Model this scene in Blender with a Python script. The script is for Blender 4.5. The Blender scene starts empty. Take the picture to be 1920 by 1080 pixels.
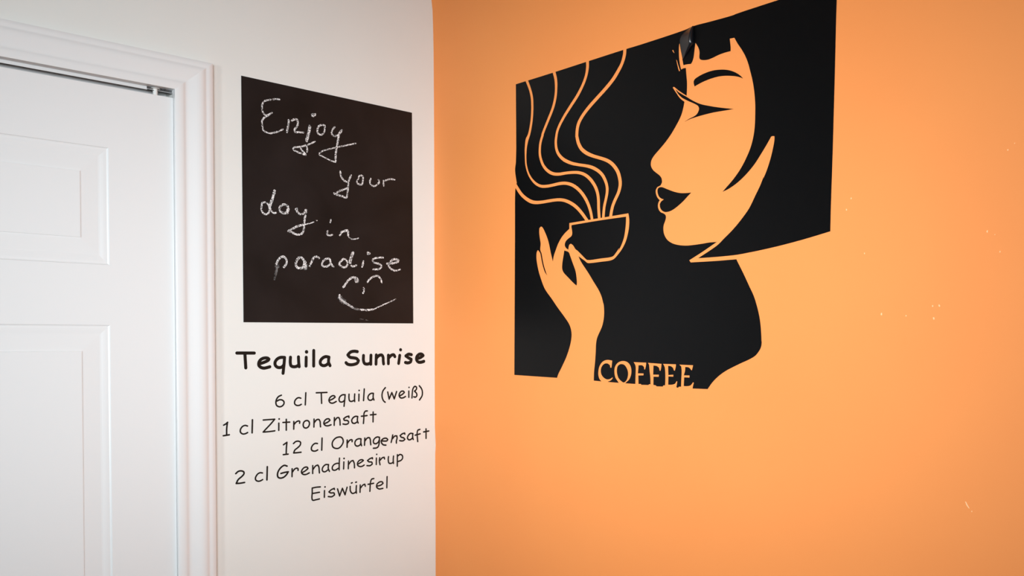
import bpy, bmesh, math, random
from mathutils import Vector, Matrix
from mathutils.geometry import delaunay_2d_cdt

scn = bpy.context.scene
COL = scn.collection
random.seed(7)

# ------------------------------------------------------------------ camera
# Room axes: the two walls meet on the vertical line x=0, y=0.
# wall_left is the plane y=0 (running to -x), wall_right the plane x=0 (running to -y).
cam_d = bpy.data.cameras.new('camera')
cam = bpy.data.objects.new('camera', cam_d)
COL.objects.link(cam)
cam.location = (-1.117, -1.565, 1.55)
yaw = math.radians(49.3)
pitch = -math.atan(34 / 1600)
cam.rotation_euler = (math.pi / 2 + pitch, 0, yaw - math.pi / 2)
cam_d.sensor_width = 36
cam_d.lens = 36 * 1600 / 1920
cam_d.shift_y = 130 / 1920
cam_d.clip_start = 0.01
scn.camera = cam

# ------------------------------------------------------------------ light and exposure
w = bpy.data.worlds.new('world')
scn.world = w
w.use_nodes = True
w.node_tree.nodes['Background'].inputs[0].default_value = (0.80, 0.88, 1.0, 1)
w.node_tree.nodes['Background'].inputs[1].default_value = 0.25
scn.view_settings.view_transform = 'Standard'
scn.view_settings.look = 'None'
scn.view_settings.gamma = 1
scn.view_settings.use_curve_mapping = False
scn.view_settings.exposure = 0.0

def area(name, loc, target, sx, sy, power, color=(1, 1, 1), spread=180):
    l = bpy.data.lights.new(name, 'AREA')
    l.shape = 'RECTANGLE'; l.size = sx; l.size_y = sy
    l.energy = power; l.color = color; l.spread = math.radians(spread)
    o = bpy.data.objects.new(name, l); COL.objects.link(o)
    o.location = loc
    o.rotation_euler = (Vector(target) - Vector(loc)).to_track_quat('-Z', 'Y').to_euler()
    return o
RX, RY, RZ = -3.0, -3.1, 2.46          # extents of the room
area('window_daylight', (-2.05, RY - 0.02, 1.62), (-0.52, 0, 1.58), 1.3, 0.7, 7.4, (0.885, 0.98, 1.03), 42)
area('window_daylight', (RX - 0.02, -1.95, 1.62), (0, -0.66, 1.61), 1.1, 0.6, 6.1, (0.96, 0.985, 1.0), 33)

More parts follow.
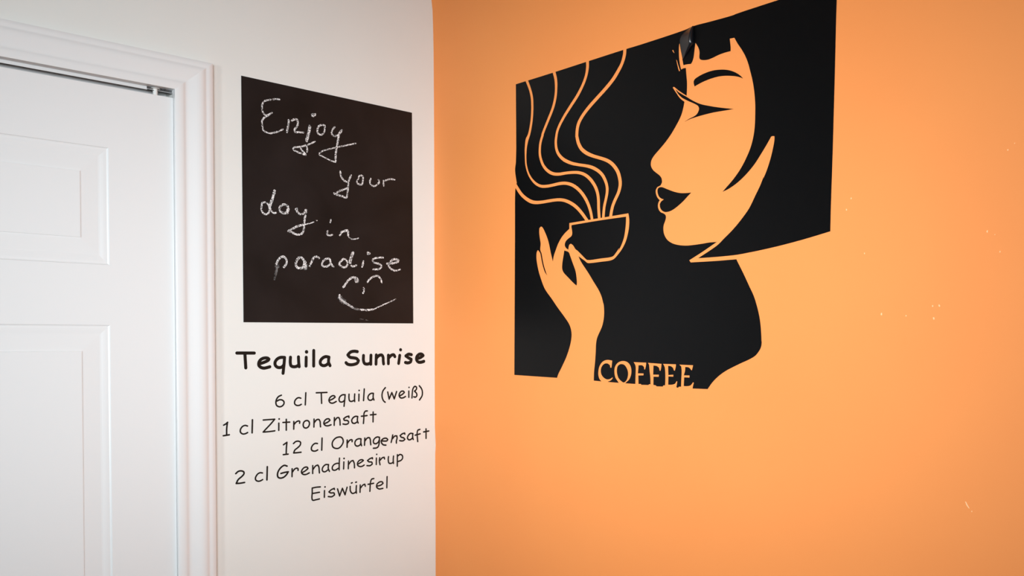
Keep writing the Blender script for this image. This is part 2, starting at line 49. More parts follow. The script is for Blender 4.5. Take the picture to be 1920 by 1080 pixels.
# ------------------------------------------------------------------ measured outlines, millimetres on the wall
# each pair is (distance from the corner, height above the floor)
MURAL = {"base":[[278.5,2055.5],[383.6,2053.3],[480.3,2052.0],[569.7,2050.6],[599.7,2049.7],[696.3,2049.1],[703.7,2049.9],[711.1,2050.4],[723.6,2050.0],[738.0,2048.9],[786.5,2046.4],[791.3,2046.8],[864.7,2046.2],[956.7,2045.0],[955.3,2019.1],[953.4,1920.6],[951.2,1814.2],[948.5,1701.2],[949.3,1606.7],[903.0,1546.9],[880.6,1600.5],[839.7,1550.1],[839.7,1542.8],[838.1,1536.6],[834.8,1531.4],[828.9,1525.0],[818.0,1519.1],[804.6,1513.6],[788.4,1506.5],[775.8,1500.4],[762.9,1492.1],[751.3,1481.9],[742.3,1470.9],[713.0,1470.5],[711.7,1473.2],[685.5,1472.3],[683.4,1470.4],[680.7,1471.0],[679.6,1473.0],[656.4,1473.3],[653.2,1473.2],[651.5,1471.1],[638.7,1470.9],[637.2,1472.5],[623.0,1474.0],[620.6,1472.4],[605.4,1472.1],[604.4,1473.6],[588.6,1473.1],[567.3,1473.4],[553.3,1473.5],[511.7,1474.6],[493.6,1475.1],[419.5,1477.1],[396.7,1477.0],[274.0,1478.5],[275.9,1758.3],[276.7,1846.5],[278.6,1856.8],[281.5,1859.9],[278.8,1870.8],[276.7,1881.7],[276.4,1890.5],[278.8,1902.5]],"cuts":[[[780.3,2012.4],[788.8,2011.5],[794.8,2001.1],[802.8,1989.0],[809.2,1977.4],[813.5,1967.0],[817.4,1954.0],[820.9,1941.2],[823.3,1930.1],[825.1,1917.7],[826.3,1904.2],[826.5,1898.9],[826.5,1888.3],[826.2,1875.1],[824.9,1862.0],[822.5,1850.5],[818.2,1837.9],[811.8,1825.6],[804.0,1813.4],[796.1,1803.7],[786.6,1794.2],[776.9,1786.0],[768.7,1779.1],[780.2,1782.4],[796.2,1789.9],[811.9,1800.7],[825.8,1813.3],[836.5,1826.2],[846.2,1838.7],[853.6,1849.2],[855.8,1849.6],[859.5,1848.9],[859.3,1842.7],[856.7,1830.1],[852.8,1816.4],[847.2,1801.5],[840.5,1788.0],[841.5,1791.8],[835.3,1778.8],[827.7,1766.1],[817.0,1748.2],[802.9,1732.5],[787.0,1717.8],[772.5,1706.8],[760.9,1697.9],[747.6,1690.9],[722.8,1679.4],[742.6,1679.1],[764.4,1678.9],[796.9,1679.5],[828.3,1682.5],[858.5,1686.4],[817.4,1681.0],[862.9,1686.3],[906.1,1692.8],[948.5,1700.7],[982.1,1707.5],[1013.5,1540.0],[903.4,1500.8],[839.7,1547.0],[839.7,1544.1],[839.0,1557.5],[837.8,1570.8],[835.6,1584.1],[831.6,1598.9],[825.7,1615.2],[817.8,1630.2],[806.7,1651.1],[794.6,1672.5],[794.6,1672.6],[756.1,1672.7],[707.9,1673.7],[705.3,1677.4],[730.5,1688.7],[758.4,1702.3],[744.1,1702.6],[730.4,1701.8],[713.1,1701.3],[698.9,1701.5],[682.7,1703.9],[669.9,1708.0],[659.7,1714.7],[653.5,1724.1],[651.7,1733.8],[652.6,1739.6],[655.8,1746.6],[657.1,1751.6],[656.1,1755.4],[652.5,1758.4],[646.3,1761.2],[642.0,1765.8],[640.0,1772.0],[641.0,1777.8],[643.8,1781.5],[638.6,1786.9],[635.8,1793.2],[635.3,1799.2],[638.2,1803.7],[645.6,1805.9],[648.4,1810.7],[648.1,1815.1],[647.0,1818.2],[643.2,1822.8],[635.6,1828.5],[628.9,1834.2],[625.0,1840.7],[624.4,1845.3],[625.9,1851.0],[631.6,1857.5],[643.0,1866.0],[656.1,1876.2],[667.1,1886.6],[676.2,1897.2],[683.5,1906.7],[688.8,1915.7],[692.0,1925.1],[694.1,1933.9],[685.1,1941.6],[677.4,1951.8],[670.4,1961.6],[671.5,1962.9],[673.7,1962.0],[683.2,1953.9],[698.5,1942.7],[699.1,1953.5],[699.1,1963.5],[698.1,1973.7],[696.6,1987.6],[696.5,1987.5],[691.4,1988.1],[687.5,1987.1],[686.0,1991.3],[683.9,2000.4],[682.9,2008.3],[682.5,2015.6],[682.5,2022.7],[682.4,2020.4],[682.8,2027.5],[684.2,2031.4],[685.5,2023.9],[687.9,2012.6],[691.0,2001.0],[689.7,2004.2],[692.0,1993.2],[697.9,1993.0],[706.8,1991.6],[709.7,1995.1],[712.0,2001.1],[713.1,2007.9],[714.2,2015.6],[715.0,2020.5],[715.6,2023.0],[718.3,2019.0],[721.3,2014.0],[723.3,2008.5],[723.7,2003.5],[723.4,1998.0],[724.6,1994.9],[727.5,1992.9],[732.2,1991.4],[739.9,1990.3],[748.3,1990.8],[760.8,1992.7],[773.1,1993.2],[782.0,1992.9],[782.0,1999.0],[781.1,2006.1]],[[429.6,1765.5],[505.4,1766.4],[575.0,1767.4],[576.9,1758.0],[576.6,1744.2],[574.0,1732.2],[568.9,1718.9],[560.7,1707.2],[550.4,1697.5],[542.0,1691.3],[533.6,1689.1],[510.0,1688.3],[488.0,1687.8],[476.8,1688.5],[470.1,1692.7],[454.1,1702.1],[458.2,1695.1],[465.6,1685.7],[479.1,1670.3],[492.5,1653.5],[505.8,1637.0],[512.3,1625.6],[516.3,1614.3],[517.1,1612.7],[518.5,1598.5],[517.4,1585.8],[513.6,1573.2],[507.1,1562.1],[501.6,1552.6],[499.0,1543.0],[498.0,1526.9],[496.3,1507.7],[494.1,1491.6],[493.5,1474.7],[493.5,1449.8],[395.5,1444.9],[397.4,1477.4],[409.9,1497.5],[421.8,1516.1],[431.2,1536.1],[435.4,1551.0],[435.9,1560.9],[433.5,1570.8],[428.8,1579.1],[414.5,1594.3],[397.7,1610.6],[383.0,1626.2],[383.0,1626.2],[363.1,1646.5],[353.1,1664.1],[345.4,1681.6],[340.8,1697.4],[339.0,1707.8],[339.8,1718.1],[342.8,1722.1],[343.9,1722.3],[346.2,1720.1],[350.1,1716.1],[352.6,1707.9],[355.1,1698.5],[359.0,1687.6],[363.9,1678.0],[369.2,1672.5],[365.3,1679.9],[361.4,1688.8],[358.0,1698.3],[355.5,1707.7],[353.6,1715.2],[350.1,1722.1],[351.0,1734.3],[348.4,1746.5],[346.9,1756.9],[347.4,1764.0],[350.9,1766.7],[355.0,1766.3],[358.5,1762.6],[366.7,1749.9],[373.5,1735.8],[379.2,1716.7],[385.3,1698.1],[387.8,1707.6],[392.6,1717.3],[399.9,1730.1],[409.5,1741.3],[419.0,1748.7],[429.6,1754.8]],[[266.4,1864.0],[268.7,1861.0],[272.1,1856.7],[275.9,1852.0],[280.1,1846.9],[284.7,1841.3],[289.5,1836.2],[294.1,1832.0],[298.7,1828.5],[303.4,1825.2],[308.7,1821.8],[314.3,1818.7],[320.1,1815.9],[325.8,1813.9],[331.4,1812.5],[337.5,1811.5],[344.3,1810.8],[351.5,1810.5],[358.5,1810.3],[365.3,1810.3],[372.0,1810.3],[378.5,1810.3],[385.1,1810.3],[391.5,1810.1],[397.6,1809.7],[403.1,1809.0],[408.3,1808.2],[413.3,1807.0],[418.4,1805.4],[423.5,1803.3],[428.6,1801.0],[433.9,1798.2],[439.2,1795.2],[444.1,1791.8],[448.7,1788.4],[453.0,1784.6],[457.6,1780.3],[462.7,1775.1],[467.9,1769.4],[472.3,1764.4],[475.8,1760.3],[478.6,1756.7],[480.4,1754.3],[486.3,1756.0],[484.6,1758.5],[482.1,1762.3],[478.7,1766.7],[474.3,1771.9],[469.1,1777.8],[464.0,1783.2],[459.4,1787.7],[454.8,1791.9],[449.8,1795.9],[444.4,1799.6],[438.6,1803.0],[432.7,1806.0],[426.9,1808.6],[421.0,1810.8],[415.0,1812.6],[409.1,1813.9],[403.2,1814.8],[397.1,1815.4],[390.6,1815.8],[383.9,1816.0],[377.1,1816.2],[370.5,1816.2],[363.8,1816.2],[357.3,1816.3],[350.5,1816.7],[343.8,1817.2],[337.8,1818.0],[332.9,1819.0],[328.6,1820.2],[324.3,1821.8],[319.5,1824.0],[314.5,1826.7],[309.6,1829.6],[305.2,1832.5],[301.2,1835.5],[297.1,1839.0],[292.7,1843.7],[288.1,1849.1],[283.9,1854.1],[280.1,1858.7],[276.8,1862.9],[274.4,1865.9]],[[302.5,2064.5],[303.7,2062.0],[305.6,2058.3],[308.0,2053.7],[311.0,2048.0],[314.4,2041.6],[317.3,2035.4],[319.4,2029.8],[321.1,2024.4],[322.4,2019.3],[323.1,2014.4],[323.4,2009.8],[323.6,2005.5],[323.8,2002.1],[323.8,1999.2],[323.6,1995.3],[323.3,1989.8],[322.7,1983.3],[321.9,1976.9],[320.6,1970.6],[319.0,1964.3],[317.5,1959.0],[316.2,1955.1],[314.9,1952.2],[313.5,1949.7],[311.7,1947.4],[309.7,1945.4],[308.0,1943.0],[307.0,1940.5],[306.4,1938.0],[306.0,1935.0],[305.4,1931.5],[305.0,1927.4],[304.6,1922.9],[304.6,1917.8],[304.8,1912.4],[305.0,1907.0],[305.3,1901.7],[305.7,1896.4],[306.7,1890.9],[308.4,1885.2],[310.6,1879.4],[313.3,1873.9],[316.3,1868.8],[319.8,1864.1],[323.6,1859.7],[327.7,1855.6],[332.1,1851.8],[336.7,1848.5],[341.6,1845.7],[346.7,1843.4],[352.1,1841.5],[357.6,1840.3],[363.1,1839.6],[368.3,1839.2],[373.2,1838.9],[378.0,1838.9],[383.5,1838.9],[390.6,1839.0],[398.3,1839.2],[405.2,1839.1],[410.9,1838.8],[415.8,1838.3],[420.7,1837.5],[425.8,1836.1],[430.8,1834.4],[435.7,1832.3],[440.8,1829.5],[446.0,1826.2],[450.9,1822.6],[455.6,1818.6],[460.0,1814.2],[464.1,1809.6],[467.8,1805.0],[471.2,1800.1],[474.2,1795.2],[476.8,1790.3],[479.1,1785.2],[481.0,1780.4],[482.5,1775.8],[483.6,1771.3],[484.5,1767.5],[485.1,1764.6],[485.4,1762.5],[485.6,1761.1],[492.2,1760.9],[492.0,1762.3],[491.6,1764.5],[491.1,1767.5],[490.3,1771.3],[489.3,1776.0],[487.9,1780.9],[486.0,1786.0],[483.8,1791.2],[481.2,1796.5],[478.2,1801.7],[474.7,1806.9],[470.9,1812.0],[466.6,1816.9],[461.8,1821.7],[456.7,1826.2],[451.3,1830.3],[445.5,1834.0],[439.5,1837.2],[433.6,1839.7],[427.6,1841.6],[421.7,1843.1],[415.9,1844.1],[410.1,1844.7],[403.8,1845.0],[396.5,1845.0],[388.7,1844.7],[381.8,1844.5],[376.5,1844.5],[372.0,1844.6],[367.5,1844.9],[362.6,1845.2],[358.0,1845.8],[353.7,1846.6],[349.5,1848.0],[345.3,1849.7],[341.1,1852.0],[336.8,1854.7],[332.6,1857.9],[328.5,1861.5],[324.7,1865.5],[321.2,1869.8],[318.1,1874.5],[315.4,1879.7],[313.2,1885.2],[311.6,1890.7],[310.6,1895.9],[310.2,1901.1],[310.0,1906.3],[310.1,1911.6],[310.4,1916.8],[310.9,1921.6],[311.7,1925.8],[312.7,1929.6],[313.8,1932.9],[314.7,1935.6],[315.5,1937.7],[316.5,1939.7],[317.6,1941.8],[319.0,1944.2],[320.4,1946.9],[321.6,1949.8],[322.8,1952.9],[324.1,1956.9],[325.6,1962.3],[327.2,1968.7],[328.5,1975.1],[329.4,1981.7],[330.0,1988.2],[330.3,1993.8],[330.5,1997.8],[330.4,2000.8],[330.3,2004.2],[330.3,2008.5],[330.1,2013.2],[329.5,2018.4],[328.2,2023.8],[326.4,2029.4],[324.2,2035.3],[321.4,2041.7],[318.1,2048.3],[315.3,2053.9],[313.2,2058.4],[311.5,2062.0],[310.4,2064.5]],[[379.6,2066.8],[380.8,2063.4],[382.7,2058.4],[384.5,2053.2],[386.2,2048.3],[388.0,2043.3],[389.3,2038.3],[390.0,2033.0],[390.4,2027.3],[390.5,2021.8],[390.2,2016.4],[389.5,2011.2],[388.4,2005.9],[386.7,2000.3],[384.6,1994.7],[382.1,1989.1],[379.1,1983.7],[375.6,1978.3],[371.9,1972.9],[368.2,1967.3],[364.3,1961.6],[360.9,1956.4],[357.8,1951.7],[355.2,1947.3],[353.3,1944.2],[352.8,1942.2],[353.4,1942.0],[353.2,1942.3],[351.7,1939.1],[349.4,1934.5],[347.5,1929.6],[346.3,1924.6],[345.6,1919.4],[345.2,1914.3],[345.2,1909.4],[345.7,1904.7],[346.8,1899.8],[348.6,1894.7],[350.9,1889.5],[353.7,1884.5],[356.9,1879.9],[360.6,1875.7],[364.9,1871.7],[369.8,1868.0],[375.2,1864.6],[381.1,1861.8],[387.2,1859.7],[393.5,1858.3],[399.8,1857.4],[406.5,1856.9],[413.1,1856.8],[419.4,1856.7],[425.6,1856.4],[431.9,1855.9],[437.8,1855.3],[443.2,1854.6],[448.2,1853.8],[453.1,1852.6],[458.2,1851.1],[463.1,1849.2],[467.7,1846.9],[472.0,1844.3],[476.1,1841.1],[480.1,1837.7],[484.0,1833.9],[487.6,1829.7],[490.8,1825.6],[493.4,1821.6],[495.5,1817.6],[497.3,1813.5],[498.6,1809.5],[499.5,1805.4],[500.2,1800.9],[500.5,1796.0],[500.6,1790.7],[500.7,1785.1],[501.2,1778.8],[501.8,1772.5],[502.3,1767.4],[502.6,1764.2],[502.9,1762.2],[503.0,1761.0],[509.5,1760.5],[509.5,1761.8],[509.5,1763.7],[509.3,1766.9],[508.8,1772.0],[508.2,1778.4],[507.7,1784.5],[507.6,1789.9],[507.6,1795.3],[507.3,1800.4],[506.7,1805.1],[505.8,1809.6],[504.5,1814.0],[502.7,1818.5],[500.5,1822.9],[497.7,1827.4],[494.3,1832.0],[490.4,1836.6],[486.2,1840.8],[481.7,1844.7],[476.9,1848.3],[471.6,1851.4],[466.0,1854.1],[460.2,1856.2],[454.4,1857.9],[448.7,1859.1],[443.1,1859.9],[437.4,1860.6],[431.2,1861.2],[424.8,1861.7],[418.3,1862.1],[411.7,1862.3],[405.4,1862.5],[399.5,1863.1],[394.1,1864.0],[389.0,1865.3],[384.2,1867.0],[379.6,1869.2],[375.0,1871.9],[370.8,1874.9],[367.0,1878.2],[363.5,1881.8],[360.5,1885.7],[357.8,1890.2],[355.5,1895.0],[353.7,1899.7],[352.6,1904.2],[351.9,1908.6],[351.8,1913.1],[352.1,1918.0],[352.8,1922.9],[354.0,1927.6],[355.8,1932.2],[358.1,1936.6],[359.8,1940.0],[359.9,1942.3],[359.5,1941.6],[359.7,1941.6],[361.5,1944.6],[364.1,1948.9],[367.1,1953.6],[370.6,1958.7],[374.5,1964.3],[378.3,1969.9],[382.0,1975.3],[385.5,1980.8],[388.7,1986.4],[391.3,1992.2],[393.4,1998.0],[395.1,2003.7],[396.2,2009.2],[396.9,2014.7],[397.2,2020.1],[397.5,2025.8],[397.5,2031.5],[396.9,2037.2],[395.8,2042.6],[394.1,2047.8],[392.5,2052.7],[390.7,2057.9],[388.9,2062.9],[387.6,2066.4]],[[472.1,2062.9],[472.1,2059.9],[472.1,2055.7],[472.1,2051.6],[472.3,2048.4],[472.5,2045.5],[472.3,2042.2],[471.7,2038.1],[470.8,2033.5],[469.3,2028.9],[467.3,2024.4],[464.8,2019.8],[461.6,2015.0],[457.6,2009.7],[452.9,2004.2],[447.9,1999.0],[442.8,1994.1],[437.4,1989.4],[431.9,1984.6],[426.3,1979.6],[420.8,1974.6],[415.5,1969.7],[410.8,1964.8],[406.4,1960.0],[402.5,1955.5],[399.3,1951.2],[396.6,1947.1],[394.5,1943.3],[393.1,1939.9],[392.2,1936.8],[391.5,1933.5],[390.7,1929.9],[389.9,1926.0],[389.7,1921.8],[389.9,1917.2],[390.5,1912.3],[391.7,1907.5],[393.5,1903.0],[395.9,1898.7],[399.2,1894.4],[403.4,1890.1],[408.3,1885.9],[413.9,1881.9],[420.3,1878.5],[427.2,1875.4],[434.0,1872.7],[440.5,1870.5],[446.9,1868.8],[453.1,1867.1],[459.4,1865.5],[465.5,1864.0],[471.2,1862.4],[476.5,1860.7],[481.4,1859.0],[486.0,1857.1],[490.7,1854.9],[495.3,1852.4],[499.5,1849.9],[503.2,1847.3],[506.6,1844.6],[509.6,1841.7],[512.4,1838.4],[514.8,1834.8],[516.9,1831.1],[518.8,1827.4],[520.2,1823.7],[521.2,1820.1],[521.7,1816.7],[521.7,1813.3],[521.4,1809.8],[520.6,1805.9],[519.5,1801.9],[518.4,1797.8],[517.1,1794.0],[515.8,1790.1],[514.7,1785.4],[513.8,1779.1],[513.0,1772.0],[512.6,1766.6],[512.4,1763.7],[512.5,1762.3],[512.6,1761.5],[519.0,1761.2],[519.0,1761.9],[518.9,1762.9],[519.0,1765.6],[519.5,1771.0],[520.2,1777.9],[521.1,1784.1],[522.2,1788.4],[523.4,1792.2],[524.6,1796.0],[525.9,1800.1],[527.1,1804.3],[528.0,1808.4],[528.4,1812.2],[528.5,1816.0],[528.0,1819.9],[527.0,1824.0],[525.5,1828.1],[523.7,1832.1],[521.5,1836.2],[518.9,1840.3],[515.8,1844.2],[512.4,1847.7],[508.5,1851.0],[504.2,1854.1],[499.5,1857.0],[494.4,1859.8],[489.0,1862.3],[483.6,1864.3],[478.2,1866.0],[472.6,1867.5],[466.6,1869.1],[460.4,1870.6],[454.3,1872.2],[448.3,1874.0],[442.3,1875.8],[436.5,1877.9],[430.4,1880.5],[424.3,1883.4],[418.8,1886.4],[414.0,1889.6],[409.6,1893.1],[405.8,1896.6],[402.9,1900.1],[400.6,1903.7],[398.8,1907.6],[397.5,1911.8],[396.8,1916.4],[396.4,1920.7],[396.6,1924.5],[397.2,1928.2],[398.0,1931.7],[398.6,1934.9],[399.4,1937.7],[400.7,1940.8],[402.7,1944.4],[405.4,1948.2],[408.5,1952.3],[412.4,1956.6],[416.8,1961.3],[421.6,1966.0],[426.9,1970.7],[432.5,1975.6],[438.1,1980.5],[443.6,1985.2],[449.1,1990.0],[454.3,1995.0],[459.2,2000.5],[463.9,2006.2],[467.9,2011.7],[471.1,2016.7],[473.7,2021.5],[475.8,2026.2],[477.5,2031.1],[478.7,2035.8],[479.5,2040.1],[479.8,2043.7],[479.8,2046.8],[479.7,2049.9],[479.7,2053.8],[479.7,2058.0],[479.7,2061.0]],[[562.3,2061.8],[562.2,2059.3],[562.0,2055.7],[561.8,2052.0],[561.7,2048.9],[561.6,2045.9],[561.0,2042.7],[559.8,2038.8],[558.2,2034.5],[556.3,2030.5],[554.0,2027.2],[551.2,2024.1],[548.0,2020.7],[544.3,2016.7],[540.1,2012.5],[535.6,2008.4],[530.5,2004.5],[524.8,2000.7],[518.9,1996.9],[512.7,1993.0],[506.1,1989.2],[499.6,1985.4],[492.8,1981.5],[486.0,1977.5],[479.6,1973.6],[473.9,1969.8],[468.7,1966.0],[463.9,1962.1],[459.2,1958.0],[455.0,1953.8],[451.5,1949.5],[449.0,1945.2],[447.4,1941.0],[446.3,1936.8],[445.5,1931.9],[445.2,1927.1],[445.1,1923.7],[444.9,1922.5],[445.6,1921.1],[445.4,1921.2],[446.1,1918.1],[447.3,1913.6],[449.1,1908.8],[451.4,1904.3],[454.3,1899.7],[458.1,1895.2],[462.6,1891.2],[467.6,1887.6],[472.9,1884.3],[478.6,1881.4],[484.6,1878.8],[490.6,1876.4],[496.6,1874.2],[502.5,1872.1],[508.2,1870.0],[514.0,1867.7],[519.7,1865.2],[524.6,1862.7],[528.8,1860.1],[532.6,1857.3],[536.2,1854.2],[539.8,1850.5],[543.2,1846.4],[546.1,1842.2],[548.3,1837.7],[550.0,1832.8],[551.2,1828.3],[551.9,1824.7],[552.1,1821.6],[551.9,1818.3],[551.1,1814.6],[549.8,1810.7],[548.1,1806.9],[545.9,1803.3],[543.2,1799.5],[540.5,1795.6],[538.2,1791.8],[536.0,1787.8],[534.1,1783.5],[532.5,1778.4],[531.2,1773.0],[530.3,1768.9],[529.8,1766.6],[529.5,1765.6],[529.4,1765.0],[536.4,1763.5],[536.5,1764.1],[536.7,1765.1],[537.2,1767.2],[538.1,1771.4],[539.4,1776.6],[540.9,1781.4],[542.7,1785.3],[544.8,1789.0],[547.0,1792.7],[549.6,1796.4],[552.3,1800.3],[554.8,1804.2],[556.7,1808.3],[558.2,1812.5],[559.3,1816.6],[559.7,1820.4],[559.6,1824.1],[559.0,1828.2],[557.8,1833.1],[556.1,1838.4],[553.7,1843.7],[550.4,1848.6],[546.6,1853.3],[542.5,1857.5],[538.3,1861.2],[533.7,1864.5],[528.6,1867.6],[522.8,1870.4],[516.6,1872.9],[510.6,1875.2],[504.6,1877.4],[498.8,1879.5],[493.2,1881.7],[487.7,1884.2],[482.4,1886.8],[477.5,1889.4],[472.9,1892.3],[468.8,1895.2],[465.2,1898.2],[462.1,1901.7],[459.5,1905.6],[457.3,1909.5],[455.6,1913.6],[454.4,1917.8],[453.5,1921.1],[452.4,1923.0],[452.9,1921.2],[452.9,1922.1],[453.0,1925.5],[453.3,1930.1],[454.0,1934.5],[455.1,1938.4],[456.6,1942.1],[458.8,1945.8],[462.0,1949.7],[466.0,1953.7],[470.4,1957.6],[475.1,1961.2],[480.3,1964.8],[485.9,1968.5],[492.2,1972.3],[498.9,1976.2],[505.5,1980.1],[512.1,1984.0],[518.7,1987.8],[525.0,1991.6],[531.1,1995.5],[536.8,1999.5],[542.1,2003.5],[546.9,2007.8],[551.0,2012.2],[554.7,2016.3],[557.8,2019.9],[560.4,2023.4],[562.8,2027.1],[565.0,2031.3],[566.9,2035.7],[568.3,2039.9],[569.0,2043.5],[569.2,2046.8],[569.4,2049.9],[569.7,2053.4],[569.9,2057.1],[570.1,2059.6]],[[538.2,1512.3],[536.6,1499.7],[533.4,1499.6],[532.6,1503.7],[527.8,1506.6],[521.3,1506.8],[515.7,1503.9],[511.6,1498.5],[510.8,1491.3],[513.3,1485.4],[519.0,1480.8],[525.5,1478.6],[532.7,1479.5],[539.0,1482.9],[539.4,1480.9],[535.1,1477.2],[527.9,1474.6],[527.9,1471.6],[515.0,1471.1],[511.7,1474.6],[506.8,1479.2],[504.3,1486.3],[504.6,1493.5],[506.7,1500.7],[512.4,1508.0],[519.7,1512.0],[527.8,1513.3],[535.0,1512.6]],[[564.0,1512.0],[573.3,1510.4],[580.2,1504.8],[582.9,1496.8],[582.2,1488.7],[578.0,1480.5],[571.9,1475.7],[565.7,1471.9],[556.4,1471.6],[550.1,1477.2],[545.4,1482.9],[543.3,1491.0],[543.7,1499.3],[547.7,1505.8],[554.7,1510.3]],[[587.7,1510.5],[616.0,1510.2],[615.6,1505.6],[613.6,1498.6],[611.7,1498.5],[610.9,1502.7],[607.2,1505.4],[599.0,1505.3],[598.6,1499.5],[597.6,1491.5],[610.2,1491.7],[610.2,1488.5],[598.6,1487.9],[599.2,1471.0],[591.7,1470.7],[591.9,1482.2],[592.3,1502.8],[590.8,1506.8]],[[619.7,1510.0],[649.2,1508.9],[648.5,1503.1],[647.1,1497.2],[645.0,1497.4],[643.5,1502.4],[638.5,1505.1],[632.0,1505.7],[631.6,1498.2],[631.4,1490.3],[643.6,1490.7],[643.3,1487.1],[632.1,1486.9],[631.8,1470.1],[625.4,1469.8],[624.9,1485.6],[623.4,1495.7],[622.6,1502.4],[621.9,1506.9]],[[652.0,1508.9],[679.4,1508.8],[678.9,1504.4],[677.1,1498.1],[674.8,1498.8],[673.0,1503.1],[668.1,1505.5],[663.2,1505.9],[663.3,1497.9],[663.7,1490.7],[674.0,1491.6],[674.0,1488.3],[663.8,1488.5],[663.4,1474.7],[671.0,1475.0],[677.2,1476.9],[680.4,1480.9],[682.3,1481.0],[681.4,1476.5],[680.0,1469.9],[656.4,1468.9],[657.1,1484.4],[656.3,1501.0],[654.8,1505.4]],[[686.0,1508.4],[713.9,1508.1],[712.8,1503.6],[711.5,1499.8],[709.9,1500.3],[707.5,1502.9],[703.5,1504.7],[698.2,1504.8],[697.9,1498.9],[695.5,1491.2],[706.9,1491.4],[706.9,1488.0],[696.2,1488.0],[695.4,1473.8],[702.4,1473.9],[709.0,1475.5],[713.6,1480.5],[715.6,1480.1],[714.3,1475.7],[712.8,1469.2],[689.6,1468.2],[690.2,1485.6],[690.8,1498.7],[689.8,1505.7]],[[668.8,2022.8],[671.0,2023.1],[673.6,2017.2],[672.4,2017.9]],[[677.0,2005.7],[678.4,2004.6],[681.2,1996.8],[685.1,1986.3],[683.9,1984.9],[682.4,1986.9],[679.4,1996.7]]],"adds":[[[436.0,1761.1],[505.4,1762.3],[569.3,1762.2],[569.3,1754.2],[567.8,1740.5],[564.8,1726.9],[559.7,1715.8],[552.4,1704.8],[554.5,1710.1],[545.1,1700.7],[539.9,1696.4],[533.6,1694.9],[509.9,1694.2],[476.8,1693.8],[472.3,1696.2],[463.2,1703.4],[451.8,1712.4],[446.0,1716.1],[440.2,1723.1],[434.4,1726.9],[430.4,1725.9],[428.0,1722.0],[427.3,1716.6],[421.9,1719.5],[418.3,1724.4],[418.3,1728.6],[421.4,1733.3],[428.5,1737.6],[435.0,1740.6],[437.4,1744.2],[437.3,1749.9],[435.5,1758.3]],[[416.7,1715.8],[428.1,1711.6],[432.1,1704.4],[437.9,1692.4],[446.1,1675.5],[448.7,1663.9],[449.6,1652.4],[448.5,1648.9],[440.3,1654.5],[428.6,1663.7],[414.4,1675.5],[411.0,1682.6],[411.5,1692.6],[414.8,1707.3]],[[712.5,1961.2],[714.2,1965.0],[722.0,1968.1],[735.7,1970.5],[750.9,1970.8],[767.5,1968.1],[780.6,1963.8],[791.9,1957.6],[799.9,1951.2],[804.7,1945.9],[796.7,1950.2],[785.5,1954.1],[772.5,1957.4],[759.3,1959.2],[744.3,1959.1],[729.0,1957.4],[720.4,1955.6],[714.3,1954.0]],[[676.3,1957.7],[683.2,1951.3],[698.5,1940.8],[711.8,1931.6],[725.7,1923.8],[742.8,1917.2],[762.9,1910.5],[788.3,1903.1],[771.2,1904.1],[751.3,1905.3],[732.7,1905.3],[717.2,1904.7],[704.9,1903.7],[695.1,1901.8],[704.9,1904.9],[712.8,1906.4],[718.9,1909.0],[722.3,1913.2],[723.3,1917.2],[721.4,1921.4],[715.3,1925.9],[701.2,1933.9],[690.1,1940.9],[683.2,1947.4],[679.2,1952.7]],[[640.5,1801.5],[643.7,1802.9],[649.0,1802.4],[658.3,1798.3],[673.1,1792.0],[685.9,1788.0],[698.4,1786.3],[708.5,1785.7],[702.0,1781.1],[693.1,1774.3],[682.4,1767.7],[671.4,1762.4],[662.2,1760.3],[654.8,1760.7],[648.2,1764.4],[644.8,1769.9],[644.2,1775.2],[647.2,1778.9],[652.8,1781.8],[648.1,1783.4],[642.4,1787.9],[639.6,1794.2],[639.3,1799.4]],[[557.8,1506.4],[565.6,1505.6],[571.0,1501.1],[574.6,1494.3],[574.9,1487.3],[572.6,1480.3],[568.8,1476.1],[564.9,1474.6],[559.5,1476.9],[553.2,1482.0],[549.8,1490.1],[549.4,1497.1],[551.6,1503.0]]],"flap":[[[712.0,2050.8],[702.3,2049.1],[695.3,2047.0],[689.0,2043.7],[685.0,2039.1],[683.9,2034.3],[684.6,2028.4],[686.0,2020.9],[688.3,2011.7],[691.9,2002.8]],[[713.3,2049.2],[713.4,2044.9],[713.6,2039.2],[713.8,2034.2],[714.0,2029.2],[713.9,2024.7],[713.5,2022.0],[708.7,2017.2],[700.8,2010.7],[692.4,2002.5]]],"seeds":[["background_panel",[829.0,2025.2]],["side_panel",[330.2,1545.8]],["cup_shape",[501.1,1737.5]],["finger_gap",[437.5,1684.3]],["eyebrow",[762.6,1959.8]],["eye",[742.9,1908.5]],["lips",[675.0,1773.6]],["letter_infill",[561.9,1490.4]],["steam_strip",[287.4,2009.6]],["steam_strip",[345.1,1997.7]],["steam_strip",[329.9,1877.3]],["steam_strip",[418.6,1982.6]],["steam_strip",[473.7,2019.3]],["steam_strip",[494.1,1862.3]],["steam_strip",[474.2,1836.5]],["steam_strip",[474.3,1807.5]],["steam_strip",[494.3,1795.5]],["steam_strip",[507.5,1793.9]],["steam_strip",[397.0,2007.0]],["steam_strip",[418.5,2031.9]],["steam_strip",[306.4,2026.4]],["steam_strip",[306.5,1870.3]],["steam_strip",[526.7,1847.9]],["steam_strip",[360.4,1832.0]]]}
